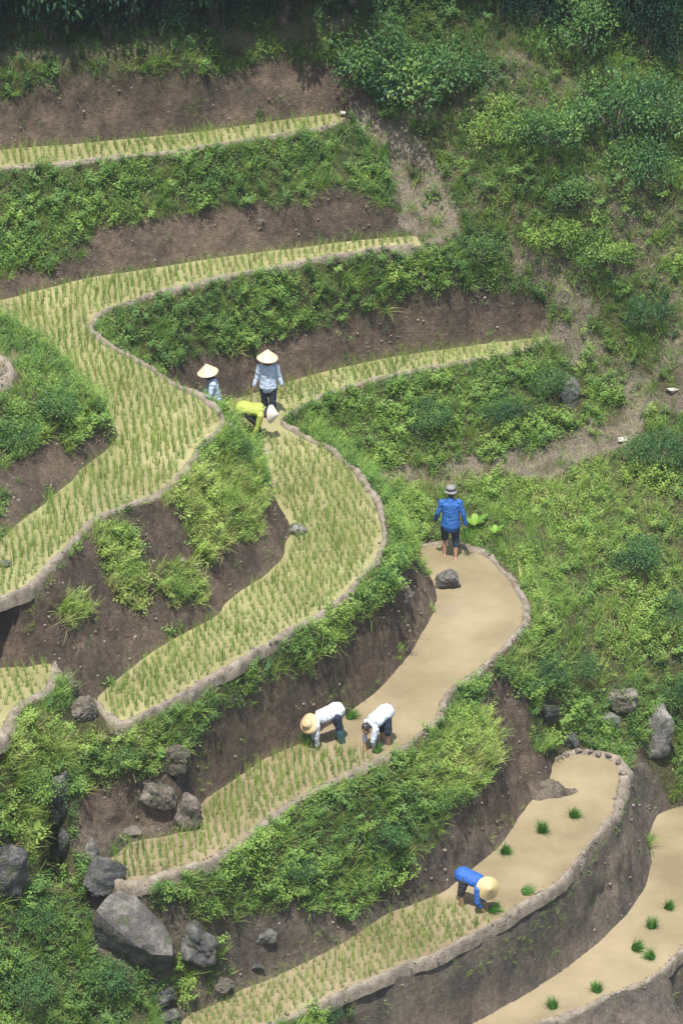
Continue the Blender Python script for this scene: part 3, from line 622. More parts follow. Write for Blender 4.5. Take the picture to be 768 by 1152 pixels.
class Acc:
    def __init__(s): s.V = []; s.F = []; s.n = 0
    def add(s, VF):
        V, F = VF; s.V.append(V); s.F += [[i+s.n for i in dict.fromkeys(f)] for f in F]; s.n += len(V); return s
    def mesh(s, name, mat, smooth=True):
        me = bpy.data.meshes.new(name); me.from_pydata(np.vstack(s.V).tolist(), [], s.F)
        if smooth: me.polygons.foreach_set('use_smooth', [True]*len(me.polygons))
        me.materials.append(mat); me.update(); return me
shrub_me = []; stem_me = []
for k in range(5):
    v, f, t = crown_arrays(400+k, 3000, 1, 1, .85, (.055, .1) if k % 2 else (.045, .085), 15+k)
    shrub_me.append((v, f, t))
    a = Acc()
    for j in range(6):
        q = j*1.05+k; a.add(tube([(0, 0, -.25), (.15*math.cos(q), .15*math.sin(q), .2), (.45*math.cos(q), .45*math.sin(q), .65)], [.035, .025, .01], 6))
    stem_me.append(a.mesh('stem', M['bark']))
tint_cache = {}
def shrub(px, py, w, h, label, shift=0.0, mat='shrub', proto=None, name='shrub', cat='shrub', group='shrubs on the banks and the hillside', sink=.0):
    """px, py: where its foot is in the photo; w, h: half width and height in metres"""
    p = hit(px, py); k = (random.randrange(5) if proto is None else proto); key = (k, round(shift, 2), mat)
    if key not in tint_cache:
        v, f, t = shrub_me[k]; tint_cache[key] = mesh_np('foliage', v, f, M[mat], False, {'tint': np.clip(t+shift, 0, 1)}, link=False)
    o = empty(name, p-np.array([0, 0, sink]), random.random()*6.28); o.scale = (w*.8, w*.8, h*.85); tag(o, label, cat, group)
    obj('foliage', tint_cache[key], o); obj('stem', stem_me[k], o); return o
SHRUBS = [
 (470,122,1.5,1.6,'big dark leafy shrub mound at the end of the topmost brown bank',-.1),(420,95,1.0,1.3,'dark shrub on the lip of the topmost brown bank',-.12),(515,110,1.0,1.2,'dark round shrub beside the upper dry trail',-.08),
 (650,60,1.0,1.2,'grey green shrub below the dark trees, right of the upper trail',-.05),(560,160,.8,.9,'yellowish shrub on the slope right of the dry gully',.05),(620,165,1.0,1.0,'broad shrub in the middle of the upper right slope',-.05),
 (690,150,1.1,1.1,'tall dense shrub high on the right slope',-.1),(745,150,1.0,1.2,'dark shrub at the right edge, high on the slope',-.15),(720,205,.9,.9,'dark shrub above the bare dry patch on the right slope',-.12),
 (620,275,.8,.6,'bright shrub above the brown bank\'s right end',.1),(540,290,.7,.65,'shrub at the right end of the upper winding bund',-.05),(675,295,.7,.6,'low shrub halfway up the right slope',0),
 (730,370,.75,.9,'dark round shrub left of the bare track at the right edge',-.12),(640,230,.7,.6,'low shrub above the bright one on the right slope',-.05),
 (620,440,.7,.6,'shrub left of the grey boulder on the vegetated bank',-.08),(560,470,.7,.6,'dark shrub at the middle of the vegetated bank above the meadow',-.12),(480,480,.7,.55,'shrub at the left of the vegetated bank above the meadow',-.1),(740,520,.9,.7,'dark broad shrub at the right edge above the meadow',-.1),
 (715,640,.8,.6,'dark thicket in the middle of the bright meadow',-.15),(760,700,.7,.6,'dark shrub at the right edge of the meadow',-.1),(755,790,.6,.7,'shrub growing against the tall pale cliff rock',-.1),(612,770,.6,.6,'dark shrub right of the muddy paddy\'s lower bund',-.12),(650,760,.6,.5,'shrub above the lower paddy\'s stony end',-.05),
 (270,520,.45,.5,'dark shrub on the nose of the winding bund',-.08),(250,575,.55,.5,'bright grassy shrub on the brown bank under the winding bund',.2),(140,655,.45,.55,'bright grassy shrub on the left of the brown slumped bank',.15),(200,672,.38,.4,'small round bright shrub low on the slumped brown bank',.15),(84,702,.2,.22,'tiny bright tuft shrub at the far left of the slumped bank',.12),
 (60,470,.7,.5,'leafy shrub on the knoll above its brown cut',.0),(20,500,.6,.55,'darker shrub at the left edge of the knoll',-.05),(130,860,.6,.55,'shrub hanging over the rocky end of the middle bank',0),(40,900,.7,.7,'bright shrub above the dark crevice at the left',.12),(30,1120,.8,.6,'bright shrub in the bottom left corner',.08),(120,1110,.7,.55,'shrub below the big slab boulder',.0),
 (40,1040,.6,.5,'dark shrub left of the big slab boulder',-.1),(500,900,.6,.5,'bright shrub on the grassy nose above the lower muddy paddy',.15),(430,950,.7,.5,'shrub on the wide green bank under the half planted paddy',0),(330,990,.6,.5,'shrub low on the wide green bank near the slab boulders',-.05),(370,1150,.35,.35,'dark shrub at the foot of the grey wall',-.15)]
for x, y, w_, h_, l in [(-15,48,.8,1.4,'in the top left corner'),(55,46,.8,1.3,'second from the top left corner'),(120,42,.8,1.4,'third from the top left corner'),(185,38,.8,1.3,'above the left half of the topmost grass strip'),(250,30,.8,1.3,'above the middle of the topmost grass strip'),(315,20,.8,1.2,'above the right half of the topmost grass strip'),(375,6,.8,1.2,'at the right end of the topmost grass strip'),
  (600,30,.9,1.3,'just above the upper dry trail'),(665,28,1.0,1.5,'under the trees, right of the upper dry trail'),(725,50,1.1,1.6,'near the top right corner'),(765,80,1.0,1.6,'at the right edge below the corner tree')]:
    SHRUBS.append((x, y, w_, h_, 'blackish green bush of the wood edge, '+l, -.3))
SHRUBS = [(a, b, w_*(1.2 if a > 370 and b < 340 and t > -.25 else 1.0), h_*(1.12 if a > 370 and b < 340 and t > -.25 else 1.0), l, t+(.1 if a > 370 and b < 340 and t > -.25 else 0)) for a, b, w_, h_, l, t in SHRUBS]
for i, s in enumerate(SHRUBS): shrub(*s[:5], s[5], 'tree' if s[5] < -.25 else 'shrub' if s[5] < .1 else 'weed', i % 5)
tree_cr = [crown_arrays(500+k, 5200, 1, 1, 1, (.075, .13), 24, .1, .5, .34) for k in range(3)]
def tree(px, py, w, h, label, k, lift=0.0):
    p = hit(px, py); o = empty('tree', p, k*1.3); tag(o, label, 'tree', 'dark trees along the top')
    v, f, t = tree_cr[k % 3]; v = v.copy(); v[:, :2] *= w; v[:, 2] = v[:, 2]*h*.62+lift
    a = Acc().add(tube([(0, 0, -.4), (.05*w, 0, h*.3), (0, .05*w, h*.7), (.05, 0, h*.95)], [.16, .12, .08, .03], 8))
    for j in range(7):
        q = j*2.4+k; z0 = h*(.18+.09*j); a.add(tube([(0, 0, z0), (w*.3*math.cos(q), w*.3*math.sin(q), z0+h*.1), (w*.7*math.cos(q), w*.7*math.sin(q), z0+h*.16)], [.06, .04, .012], 6))
    obj('trunk', a.mesh('trunk', M['bark']), o); obj('crown', mesh_np('crown', v, f, M['tree'], False, {'tint': t}, link=False), o); return o
TREES = [(-40,36,1.44,3.6,'dark tree at the top left corner'),(60,26,1.36,3.2,'dark leafy tree above the grass strip, second from the top left'),(150,24,1.44,3.5,'dark tree over the left part of the topmost brown bank'),(240,14,1.36,3.2,'dark tree above the middle of the topmost brown bank'),(320,4,1.27,3.0,'dark tree above the right part of the topmost brown bank'),(395,-9,1.10,2.6,'dark tree left of the gap in the tree line'),
 (580,-4,1.27,3.0,'dark drooping tree above the upper dry trail'),(660,-9,1.36,3.2,'dark tree between the drooping tree and the top right corner'),(745,16,1.19,3.0,'very dark tree in the top right corner'),(520,-24,1.19,3.0,'dark tree behind the big shrub mound'),
 (10,-60,1.70,4.5,'tall dark tree standing behind the top left trees'),(190,-70,1.78,4.5,'tall dark tree standing behind the tree line, left of centre'),(370,-80,1.78,4.5,'tall dark tree standing behind the tree line near the middle'),(640,-90,1.87,4.6,'tall dark tree standing behind the drooping tree')]
for i, t in enumerate(TREES): tree(*t, i)
# broad leaved plant by the man in blue
def broad_plant(px, py, label, s=1.0):
    p = hit(px, py); o = empty('broad_leaf_plant', p); tag(o, label, 'plant')
    for j, (a, l, tl) in enumerate([(.5, .42, .9), (2.4, .3, .7), (-.5, .3, .8), (1.5, .34, 1.1)]):
        V = []; F = []; d = np.array([math.cos(a), math.sin(a)*.6, 0])
        for i in range(9):
            u = i/8; c = d*(l*s*u*.8)+np.array([0, 0, .18*s+l*s*tl*(u-.45*u*u)]); w = .075*s*math.sin(math.pi*min(1, .06+u*.94))**.8; sd = np.array([-d[1], d[0], 0])/np.linalg.norm(d)
            V += [c-sd*w+np.array([0, 0, .02]), c, c+sd*w+np.array([0, 0, .02])]
        for i in range(8): k = 3*i; F += [[k, k+1, k+4, k+3], [k+1, k+2, k+5, k+4]]
        obj('leaf', mesh_np('leaf', np.array(V), np.array(F), M['broad'], True, {'tint': np.full(len(V), .3+.2*j)}, link=False), o)
        obj('stalk', Acc().add(tube([(0, 0, -.05), (d[0]*.02, d[1]*.02, .19*s)], [.012, .008], 6)).mesh('stalk', M['broad']), o)
broad_plant(533, 600, 'bright broad leaved plant right behind the man in the blue coat', 1.0)
broad_plant(556, 606, 'smaller broad leaved plant on the meadow edge above the bund', .7)

# ------------------------------------------------------------------ rocks
def rock_mesh(seed, size, mat, flat=.0, sub=3, pts=16):
    r = random.Random(seed); bm = bmesh.new()
    for i in range(pts):
        v = Vector((r.gauss(0, 1), r.gauss(0, 1), r.gauss(0, 1))).normalized(); m = max(abs(v.x), abs(v.y), abs(v.z)); v = v*(.55+.45/m*.62)
        bm.verts.new((v.x*size[0], v.y*size[1], v.z*size[2]))
    res = bmesh.ops.convex_hull(bm, input=bm.verts); bmesh.ops.delete(bm, geom=[v for v in bm.verts if not v.link_faces], context='VERTS')
    bmesh.ops.triangulate(bm, faces=bm.faces)
    for s in range(sub):
        bmesh.ops.subdivide_edges(bm, edges=bm.edges[:], cuts=1, use_grid_fill=True)
        if s < 2: bmesh.ops.smooth_vert(bm, verts=bm.verts[:], factor=.12, use_axis_x=True, use_axis_y=True, use_axis_z=True)
        bmesh.ops.triangulate(bm, faces=[f for f in bm.faces if len(f.verts) > 4])
    sm = min(size); off = Vector((seed*3.1, seed*1.7, 0))
    for v in bm.verts:
        c = v.co.copy(); n = c.normalized(); q = c/max(size)
        v.co += n*sm*(.2*mnoise.noise(q*2.2+off)-.2*max(0,.25-abs(mnoise.noise(q*3+off)))*2+.1*abs(mnoise.noise(q*6+off))+.05*mnoise.noise(q*15+off))
    me = bpy.data.meshes.new('rock'); bm.to_mesh(me); bm.free(); me.materials.append(M[mat]); me.update()
    me.polygons.foreach_set('use_smooth', [True]*len(me.polygons)); me.set_sharp_from_angle(angle=R(38)) if hasattr(me, 'set_sharp_from_angle') else None
    return me
def rock(px, py, size, label, mat='rock', rot=(0, 0, 0), z=None, up=.0, name='boulder', cat='boulder', seed=None, pts=16):
    p = at(px, py, z) if z is not None else hit(px, py)
    o = obj(name, rock_mesh(seed or int(px*7+py), size, mat, pts=pts), None, p+np.array([0, 0, up])); o.rotation_euler = rot
    return tag(o, label, cat)
rock(504,660,(0.324,0.270,0.324),'grey block boulder standing in the muddy water below the man in blue','rock',(0,.05,.2),Z4,.12,pts=22,seed=5)
rock(455,668,(0.230,0.253,0.414),'upright grey stone set in the bank left of the block boulder','rock_brown',(.1,.1,.3),None,.0)
rock(640,448,(0.345,0.253,0.483),'large smooth grey boulder embedded in the vegetated bank','rock',(-.2,.35,.2),None,.12)
rock(334,600,(.26,.22,.17),'wedge stone at the foot of the bank, jutting into the rice','rock',(0,.1,.5),Z3,.06)
rock(205,628,(.12,.12,.1),'small stone on the slumped brown bank','rock_brown')
rock(5,637,(.16,.14,.1),'small stone among the rice at the left edge','rock',(0,0,0),Z2,.05)
rock(292,252,(.15,.12,.16),'small dark stone sticking out of the second brown bank','rock_brown')
rock(92,797,(.36,.36,.3),'weathered rock between the small left paddy and the middle paddy','rock_brown',(.1,.2,.4))
rock(78,772,(.24,.24,.26),'pale rock under the end of the small left bund','rock_brown')
rock(66,905,(0.240,0.360,0.900),'tall dark streaked rock fin rising from the bright grass','rock_dark',(.05,.12,.2),None,.2)
rock(72,955,(0.192,0.360,0.540),'greenish rock face on the right of the dark crevice','rock_dark',(.1,-.1,.1),None,.1)
rock(8,985,(0.504,0.480,0.744),'big dark boulder cut by the left edge','rock_dark',(.1,.1,.3),None,.05)
rock(118,990,(0.528,0.432,0.504),'dark purple grey boulder at the tip of the rice, topped with white streaks','rock_dark',(.2,.35,.5),None,.1)
rock(104,962,(.2,.2,.34),'narrow upright pale grey stone on top of the dark boulder','rock',(.05,.1,.2),None,.08)
def hull_rock(pts, label, mat, seed=1, sub=4, amp=.05):
    P = [Vector(at(*p)) for p in pts]; c = sum(P, Vector())/len(P); bm = bmesh.new()
    for p in P: bm.verts.new(p-c)
    bmesh.ops.convex_hull(bm, input=bm.verts); bmesh.ops.delete(bm, geom=[v for v in bm.verts if not v.link_faces], context='VERTS'); bmesh.ops.triangulate(bm, faces=bm.faces)
    for s in range(sub):
        bmesh.ops.subdivide_edges(bm, edges=bm.edges[:], cuts=1, use_grid_fill=True); bmesh.ops.triangulate(bm, faces=[f for f in bm.faces if len(f.verts) > 4])
        if s < 3: bmesh.ops.smooth_vert(bm, verts=bm.verts[:], factor=.06, use_axis_x=True, use_axis_y=True, use_axis_z=True)
    off = Vector((seed*3.3, 0, seed*1.1))
    for v in bm.verts:
        n = v.co.normalized(); v.co += n*amp*(1.1*mnoise.noise(v.co*1.6+off)+.8*mnoise.noise(v.co*4+off)+.5*abs(mnoise.noise(v.co*9+off))-.2)
    me = bpy.data.meshes.new('boulder'); bm.to_mesh(me); bm.free(); me.materials.append(M[mat]); me.polygons.foreach_set('use_smooth', [True]*len(me.polygons)); me.set_sharp_from_angle(angle=R(34))
    return tag(obj('boulder', me, None, c), label, 'boulder')
hull_rock([(107,1024,-.22),(120,1008,-.1),(134,1000,-.08),(152,1008,-.2),(182,1036,-.68),(198,1060,-1.0),(196,1076,-1.2),(172,1075,-1.1),(148,1060,-.8),(126,1042,-.48),
 (106,1046,-.75),(112,1068,-1.2),(150,1088,-1.6),(190,1084,-1.5),(190,1060,-1.6),(140,1030,-1.3),(120,1015,-.9)],'huge slab boulder with a pale tilted top face','rock_slab',3)
hull_rock([(106,1030,-.6),(104,1055,-1.0),(112,1078,-1.45),(150,1096,-1.8),(192,1092,-1.75),(200,1070,-1.45),(190,1078,-1.35),(150,1066,-1.0),(124,1046,-.68),(150,1030,-1.7),(190,1060,-2.1)],'dark lower front of the huge slab boulder, moss and shade put into its colour','rock_dark',5,4,.07)  # separate hull for the slab's mossy front, with shade put into its dark colour
rock(220,1065,(0.540,0.480,0.576),'mossy grey boulder to the right of the huge slab','rock_dark',(.1,-.2,.3),None,.12)
rock(250,1115,(.3,.26,.3),'rounded brown stone at the corner of the lowest rice','rock_brown',(0,.1,.3),None,.08)
rock(178,1120,(.45,.4,.36),'cracked dark rock beneath the slab boulder near the bottom','rock_dark',(.1,.2,.4),None,.05)
rock(190,1146,(.3,.3,.22),'dark rock at the bottom edge beside the rice','rock_dark',(.1,.0,.4),None,.05)
rock(298,1056,(.28,.22,.22),'pale topped stone stuck in the brown bank above the lowest rice','rock',(.15,.3,.3),None,.06)
rock(290,1090,(.18,.16,.16),'dark mossy stone at the foot of the bank, below the pale topped one','rock_dark',(0,0,.3),None,.03)
rock(205,915,(0.532,0.420,0.504),'rough pale outcrop at the inner corner of the half planted paddy','rock_brown',(.1,.1,.2),None,.02)
rock(180,895,(0.560,0.420,0.504),'brown rock above the pale outcrop','rock_brown',(.1,.3,.5),None,.0)
rock(195,855,(0.420,0.364,0.476),'rock ledge under the end of the middle bund','rock_brown',(.1,.1,.1),None,.0)
rock(150,935,(.26,.18,.12),'flat stone along the inner edge of the half planted paddy','rock_brown',(.0,.1,.2),None,.03)
rock(740,845,(0.338,0.338,1.014),'tall pale grey cliff rock at the right, streaked dark','rock',(.0,.06,.2),None,.35,seed=13,pts=26)
rock(700,790,(0.450,0.375,0.350),'brown earthy rock hidden in weeds left of the cliff rock','rock_brown',(.1,.1,.3),None,.05)
rock(685,812,(.3,.25,.22),'grey stone under the earthy rock','rock',(.1,.2,.1),None,.02)
rock(615,800,(.36,.3,.4),'dark wet rock face in the gully right of the bare slope','rock_dark',(.2,.0,.3),None,.0)
rock(640,835,(.3,.26,.3),'dark rock at the back corner of the lower muddy paddy','rock_dark',(.1,.0,.3),None,.0)
rock(700,496,(.17,.12,.1),'flat pale stone lying on the trail','rock_pale',(0,0,.3),None,.05,'stone','stone')
rock(756,440,(.22,.14,.07),'whitish slab on the bare track at the right edge','rock_pale',(0,.1,.2),None,.05,'stone','stone')
rock(386,130,(.14,.1,.07),'white stone at the tip of the topmost paddy','rock_pale',(0,0,.3),None,.06,'stone','stone')
# heap of earth spilling into the lower muddy paddy
def heap(px, py, sx, sy, h, label):
    c = at(px, py, Z5); n = 50; u = np.linspace(-1, 1, n); A, B = np.meshgrid(u, u); rr = np.hypot(A, B)
    x = c[0]+A*sx; y = c[1]+B*sy; z = Z5-.1+(h+.1)*np.clip(1-rr**2, -.2, 1)+(.2*fbm(x*3, y*3, None, 3, 55)+.1*fbm(x*11, y*11, None, 3, 57))*np.clip(1.3-rr, 0, 1)
    ii = np.arange(n*n).reshape(n, n); F = np.stack([ii[:-1, :-1], ii[:-1, 1:], ii[1:, 1:], ii[1:, :-1]], -1).reshape(-1, 4)
    tag(mesh_np('earth_heap', np.stack([x, y, z], -1).reshape(-1, 3), F, M['soil'], True, {'dry': np.clip(.5+fbm(x*5, y*5, None, 3, 5), 0, .8).ravel(), 'veg': np.zeros(n*n), 'grey': np.zeros(n*n)}), label, 'earth heap')
heap(606, 890, .95, .4, .16, 'heap of earth and dead stalks spilling into the lower muddy paddy')
rng_r = random.Random(3)
for i, (px, py) in enumerate([(650,848),(662,849),(673,851),(684,853),(695,860),(700,873)]):
    rock(px, py, (.11,.09,.06), ['first','second','third','fourth','fifth','sixth'][i]+' grey stone from the left along the stony end of the lower muddy paddy', 'rock_brown', (0, 0, i*.7), Z5, .08, 'stone', 'stone')

# ------------------------------------------------------------------ seedling bundles
def blades(seed, n, ln, spread, wd=.012, rad=.03, lean=(0, 0)):
    return proto_grass(seed, n, ln, rad, wd, spread, 2)
def bundle(px, py, z, label, lie=0.0, ang=0.0, s=1.0, seed=1, p=None, n=210):
    v, f, t = blades(seed, n, (.12*s, .28*s), .42, .016, .07*s)
    o = obj('seedling_bundle', mesh_np('seedling_bundle', v, f, M['bundle'], False, {'tint': np.clip(.5+t*1.6, 0, 1)}, link=False), None, at(px, py, z) if p is None else p)
    o.rotation_euler = (rng_r.gauss(0, .18), lie+rng_r.gauss(0, .15), ang+rng_r.gauss(0, .5)); return tag(o, label, 'seedling bundle', 'bundles of rice seedlings')
BUN = [(609,936,Z5,'upright seedling bundle in the middle of the lower muddy paddy',.0,.0,1.1),(644,919,Z5,'leaning seedling bundle farthest up the lower muddy paddy',.45,.3,1.0),(566,959,Z5,'seedling bundle near the brown bank in the lower muddy paddy',.6,-.2,1.0),
 (588,1005,Z5,'flattened seedling bundle lying against the bund of the lower muddy paddy',1.25,.35,1.25),(552,1025,Z5,'seedling bundle lying beside the hands of the cone hatted worker in blue',1.3,-.2,1.15),
 (750,1022,Z6,'small seedling bundle farthest up the lowest paddy',.7,.2,.9),(732,1044,Z6,'upright seedling bundle in the lowest paddy',.0,.0,1.1),(713,1068,Z6,'spread seedling bundle left of the pair in the lowest paddy',.75,.2,1.1),(733,1078,Z6,'seedling bundle beside the bund of the lowest paddy',.7,2.8,1.0),
 (672,1116,Z6,'seedling bundle by the inner edge of the bund, lowest paddy',.6,2.9,1.05),(622,1134,Z6,'seedling bundle nearest the bottom edge',.7,2.7,1.05),(392,808,Z4,'seedling bundle floating between the two stooping workers',1.3,.1,1.1)]
for i, b in enumerate(BUN): bundle(b[0], b[1], b[2], b[3], b[4], b[5], b[6], 700+i)

# ------------------------------------------------------------------ people
def remesh(me, voxel, mat, smooth=4, jit=0.0, seed=0):
    o = bpy.data.objects.new('tmp', me); COL.objects.link(o)
    m = o.modifiers.new('r', 'REMESH'); m.mode = 'VOXEL'; m.voxel_size = voxel; m.use_smooth_shade = True
    s = o.modifiers.new('s', 'SMOOTH'); s.iterations = smooth; s.factor = .5
    dg = bpy.context.evaluated_depsgraph_get(); res = bpy.data.meshes.new_from_object(o.evaluated_get(dg)); bpy.data.objects.remove(o)
    res.materials.clear(); res.materials.append(mat)
    if jit:
        n = len(res.vertices); co = np.zeros(n*3, np.float32); res.vertices.foreach_get('co', co); co = co.reshape(-1, 3)
        nn = np.zeros(n*3, np.float32); res.vertices.foreach_get('normal', nn); nn = nn.reshape(-1, 3)
        d = jit*(fbm(co[:, 0]*14+seed, co[:, 1]*14, co[:, 2]*9, 3, seed)+.7*(1-np.abs(fbm(co[:, 0]*8, co[:, 1]*8+seed, co[:, 2]*16, 2, seed+3))*2)); co += nn*d[:, None]
        res.vertices.foreach_set('co', co.ravel())
    res.polygons.foreach_set('use_smooth', [True]*len(res.polygons)); res.update(); return res
def A3(*v): return np.array(v, float)
def unit(v): v = np.asarray(v, float); return v/np.linalg.norm(v)
def ellipsoid(c, r, axes=None, n=14, m=10):
    ax = np.eye(3) if axes is None else np.array(axes); V = []; F = []
    for i in range(m+1):
        for j in range(n):
            t = math.pi*i/m; p = 2*math.pi*j/n; l = A3(r[0]*math.sin(t)*math.cos(p), r[1]*math.sin(t)*math.sin(p), r[2]*math.cos(t)); V.append(np.asarray(c)+l@ax)
    for i in range(m):
        for j in range(n): F.append([i*n+j, (i+1)*n+j, (i+1)*n+(j+1) % n, i*n+(j+1) % n])
    return np.array(V), F
def lathe(profile, c, axis, n=40, wob=0.0):
    ax = unit(axis); u = unit(np.cross(ax, [0.3, 1, .2])); v = np.cross(ax, u); V = []; F = []
    for i, (r, h) in enumerate(profile):
        for j in range(n):
            q = 2*math.pi*j/n; rr = r*(1+wob*math.sin(3*q+1)); hh = h+wob*.12*math.sin(2*q)*r/.2
            V.append(np.asarray(c)+u*rr*math.cos(q)+v*rr*math.sin(q)+ax*hh)
    for i in range(len(profile)-1):
        for j in range(n): F.append([i*n+j, i*n+(j+1) % n, (i+1)*n+(j+1) % n, (i+1)*n+j])
    return np.array(V), F
def straw_mat(name, c):
    m, nt, b = mat_new(name); P = nt.nodes.new('ShaderNodeTexCoord').outputs['Object']
    n = noise_n(nt, P, 22, 4); n2 = noise_n(nt, P, 120, 3)
    r = ramp(nt, [(.3, tuple(x*.78 for x in c)), (.7, c)], n.outputs[0]); L(nt, r.outputs[0], b.inputs['Base Color']); b.inputs['Roughness'].default_value = .65
    bump(nt, n2.outputs[0], .5, .006, b); return m
M['skin'] = plain('skin', (.30, .165, .105), .55, 30, .12); M['hair'] = plain('hair', (.015, .013, .012), .45, 60, .3)
M['hat_pale'] = straw_mat('pale_palm_hat', (.50, .41, .28)); M['hat_straw'] = straw_mat('straw_hat', (.47, .35, .19)); M['hat_gold'] = straw_mat('golden_palm_hat', (.40, .31, .15)); M['hat_white'] = straw_mat('whitish_palm_hat', (.50, .45, .385))
M['band'] = plain('hat_crown_straw', (.42, .30, .14), .7, 40, .2)
M['blue_shirt'] = plain('pale_blue_cotton', (.32, .385, .48), .85, 25, .25); M['white_shirt'] = plain('white_cotton', (.37, .395, .42), .85, 20, .2); M['white_print'] = plain('white_printed_cotton', (.36, .395, .44), .85, 34, .4)
M['yellow'] = plain('yellow_cotton', (.235, .28, .05), .8, 20, .15); M['blue'] = plain('cobalt_jacket', (.008, .07, .24), .75, 18, .3); M['royal'] = plain('royal_blue_cotton', (.01, .07, .28), .75, 18, .3)
M['navy'] = plain('navy_cloth', (.012, .02, .045), .85, 25, .3); M['dark'] = plain('dark_patterned_cloth', (.03, .034, .04), .85, 45, .7); M['teal'] = plain('teal_rubber', (.014, .06, .06), .6, 20, .25)
M['grey_hat'] = plain('grey_cloth_hat', (.17, .165, .16), .9, 45, .45); M['scarf'] = plain('red_brown_scarf', (.16, .055, .05), .9, 30, .3); M['black'] = plain('black_cloth', (.02, .021, .025), .9, 30, .3)
def hand(a, wrist, d, palm_n, curl=.5):
    """palm with four fingers and a thumb, going on from the wrist along d"""
    d = unit(d); n = unit(np.asarray(palm_n)-d*np.dot(palm_n, d)); s = np.cross(d, n); c = wrist+d*.045
    a.add(tube([wrist-d*.01, c, c+d*.04], [(.024, .018), (.038, .015), (.037, .012)], 10, s))
    for i, (o, l) in enumerate(((-.028, .064), (-.0095, .074), (.0095, .07), (.028, .055))):
        b = wrist+d*.08+s*o; p1 = b+d*l*.5+n*l*.12*curl; p2 = p1+unit(d+n*1.2*curl)*l*.3; p3 = p2+unit(d*.6+n*1.8*curl)*l*.28
        a.add(tube([b-d*.015, p1, p2, p3], [.0088, .0082, .0075, .0065], 8))
    b = wrist+d*.025-s*.028; a.add(tube([b, b+d*.03-s*.024+n*.01, b+d*.055-s*.03+n*.022], [.0115, .0095, .0075], 8))
def person(px, py, z, label, J, top, bottom, hat=None, hair=True, sink=.1, sleeve=1.0, leg_len=1.0, face=(0, -1, 0), up=(0, 0, 1), hat_axis=None, boots=None, sex='m', scarf=None, torso=(1, 1), curl=.5):
    p = at(px, py, z)-A3(0, 0, sink); root = empty('person', p); tag(root, label, 'person', 'people planting rice')
    J = {k: A3(*v) for k, v in J.items()}; f = unit(face); u = unit(np.asarray(up)-f*np.dot(up, f)); r = np.cross(f, u); H_ = J['head']
    lat = unit(J['sr']-J['sl']); hipl = unit(J['hr']-J['hl']); fwd = unit(np.cross(J['neck']-J['pelvis'], lat)) 
    a = Acc()
    # head, neck, face
    ax = [r, f, u]
    a.add(ellipsoid(H_+u*.015, (.075, .095, .105), ax)); a.add(ellipsoid(H_+f*.03-u*.055, (.055, .06, .06), ax)); a.add(tube([H_+f*.085+u*.03, H_+f*.112-u*.015], [.009, .015], 8))
    for s in (-1, 1): a.add(ellipsoid(H_+r*s*.078-u*.01, (.012, .02, .032), ax)); a.add(ellipsoid(H_+r*s*.03+f*.088+u*.035, (.022, .01, .006), ax))
    a.add(ellipsoid(H_+f*.088-u*.052, (.024, .01, .008), ax))
    a.add(tube([J['neck'], H_-u*.05-f*.01], [.055, .05], 10))
    mid = (J['pelvis']+J['neck'])/2
    a.add(tube([J['pelvis'], mid, J['neck']*.85+J['pelvis']*.15, J['neck']], [(.14, .09), (.125, .08), (.135, .075), (.06, .05)], 16, lat))
    for s in 'lr':
        a.add(tube([J['s'+s], J['e'+s], J['w'+s]], [.05, .04, .027], 10)); d = unit(J['w'+s]-J['e'+s]); hand(a, J['w'+s], d, lat*(1 if s == 'l' else -1)+fwd*.3, curl)
        k, an = J['k'+s], J['a'+s]; a.add(tube([J['h'+s], (J['h'+s]+k)/2, k, (k*.65+an*.35), an], [.085, .072, .052, .05, .034], 12))
        ft = unit(A3(*(J['toe']))); a.add(tube([an-ft*.04-A3(0,0,.02), an+ft*.07-A3(0,0,.045), an+ft*.16-A3(0,0,.055)], [(.034, .036), (.04, .026), (.035, .014)], 10, np.cross(ft, [0, 0, 1])))
    body = obj('body', remesh(a.mesh('body', M['skin']), .0065, M['skin'], 2), root)
    for s in (-1, 1):
        e = Acc().add(ellipsoid(H_+r*s*.03+f*.09+u*.018, (.012, .008, .007), ax)); obj('eye', e.mesh('eye', M['black']), root)
    # shirt
    a = Acc(); w, t = torso; P, Nk = J['pelvis'], J['neck']; sp = Nk-P
    a.add(tube([P-unit(sp)*.06, P+sp*.2, P+sp*.5, P+sp*.8, P+sp*.97], [(.19*w, .155*t), (.172*w, .135*t), (.168*w, .125*t), (.185*w, .118*t), (.095, .088)], 20, lat))
    for s in 'lr':
        S, E, Wr = J['s'+s], J['e'+s], J['w'+s]; end = E+(Wr-E)*sleeve if sleeve > 0 else S+(E-S)*(1+sleeve)
        a.add(tube([S*.8+Nk*.2, S, (S+E)/2, E, end] if sleeve > 0 else [S*.8+Nk*.2, S, end], [.065, .07, .058, .052, .043] if sleeve > 0 else [.065, .07, .062], 12))
    obj('shirt', remesh(a.mesh('shirt', M[top]), .011, M[top], 4, .009, int(px)), root)
    if sex == 'm' or scarf is None: obj('collar', Acc().add(lathe([(.062, 0), (.072, .03), (.066, .034), (.058, .004), (.062, 0)], Nk-unit(sp)*.005, unit(H_-Nk), 20)).mesh('collar', M[top]), root)
    # trousers
    a = Acc(); a.add(tube([P+unit(sp)*.05, P-unit(sp)*.03, (J['hl']+J['hr'])/2], [(.15, .115), (.165, .125), (.16, .12)], 18, hipl))
    for s in 'lr':
        h, k, an = J['h'+s], J['k'+s], J['a'+s]; ll = leg_len if np.isscalar(leg_len) else leg_len[0 if s == 'l' else 1]
        pts = [h, (h+k)/2, k]; rd = [.105, .092, .072]
        if ll > 0: pts.append(k+(an-k)*ll); rd.append(.062)
        a.add(tube(pts, rd, 14))
    obj('trousers', remesh(a.mesh('trousers', M[bottom]), .011, M[bottom], 4, .008, int(py)), root)
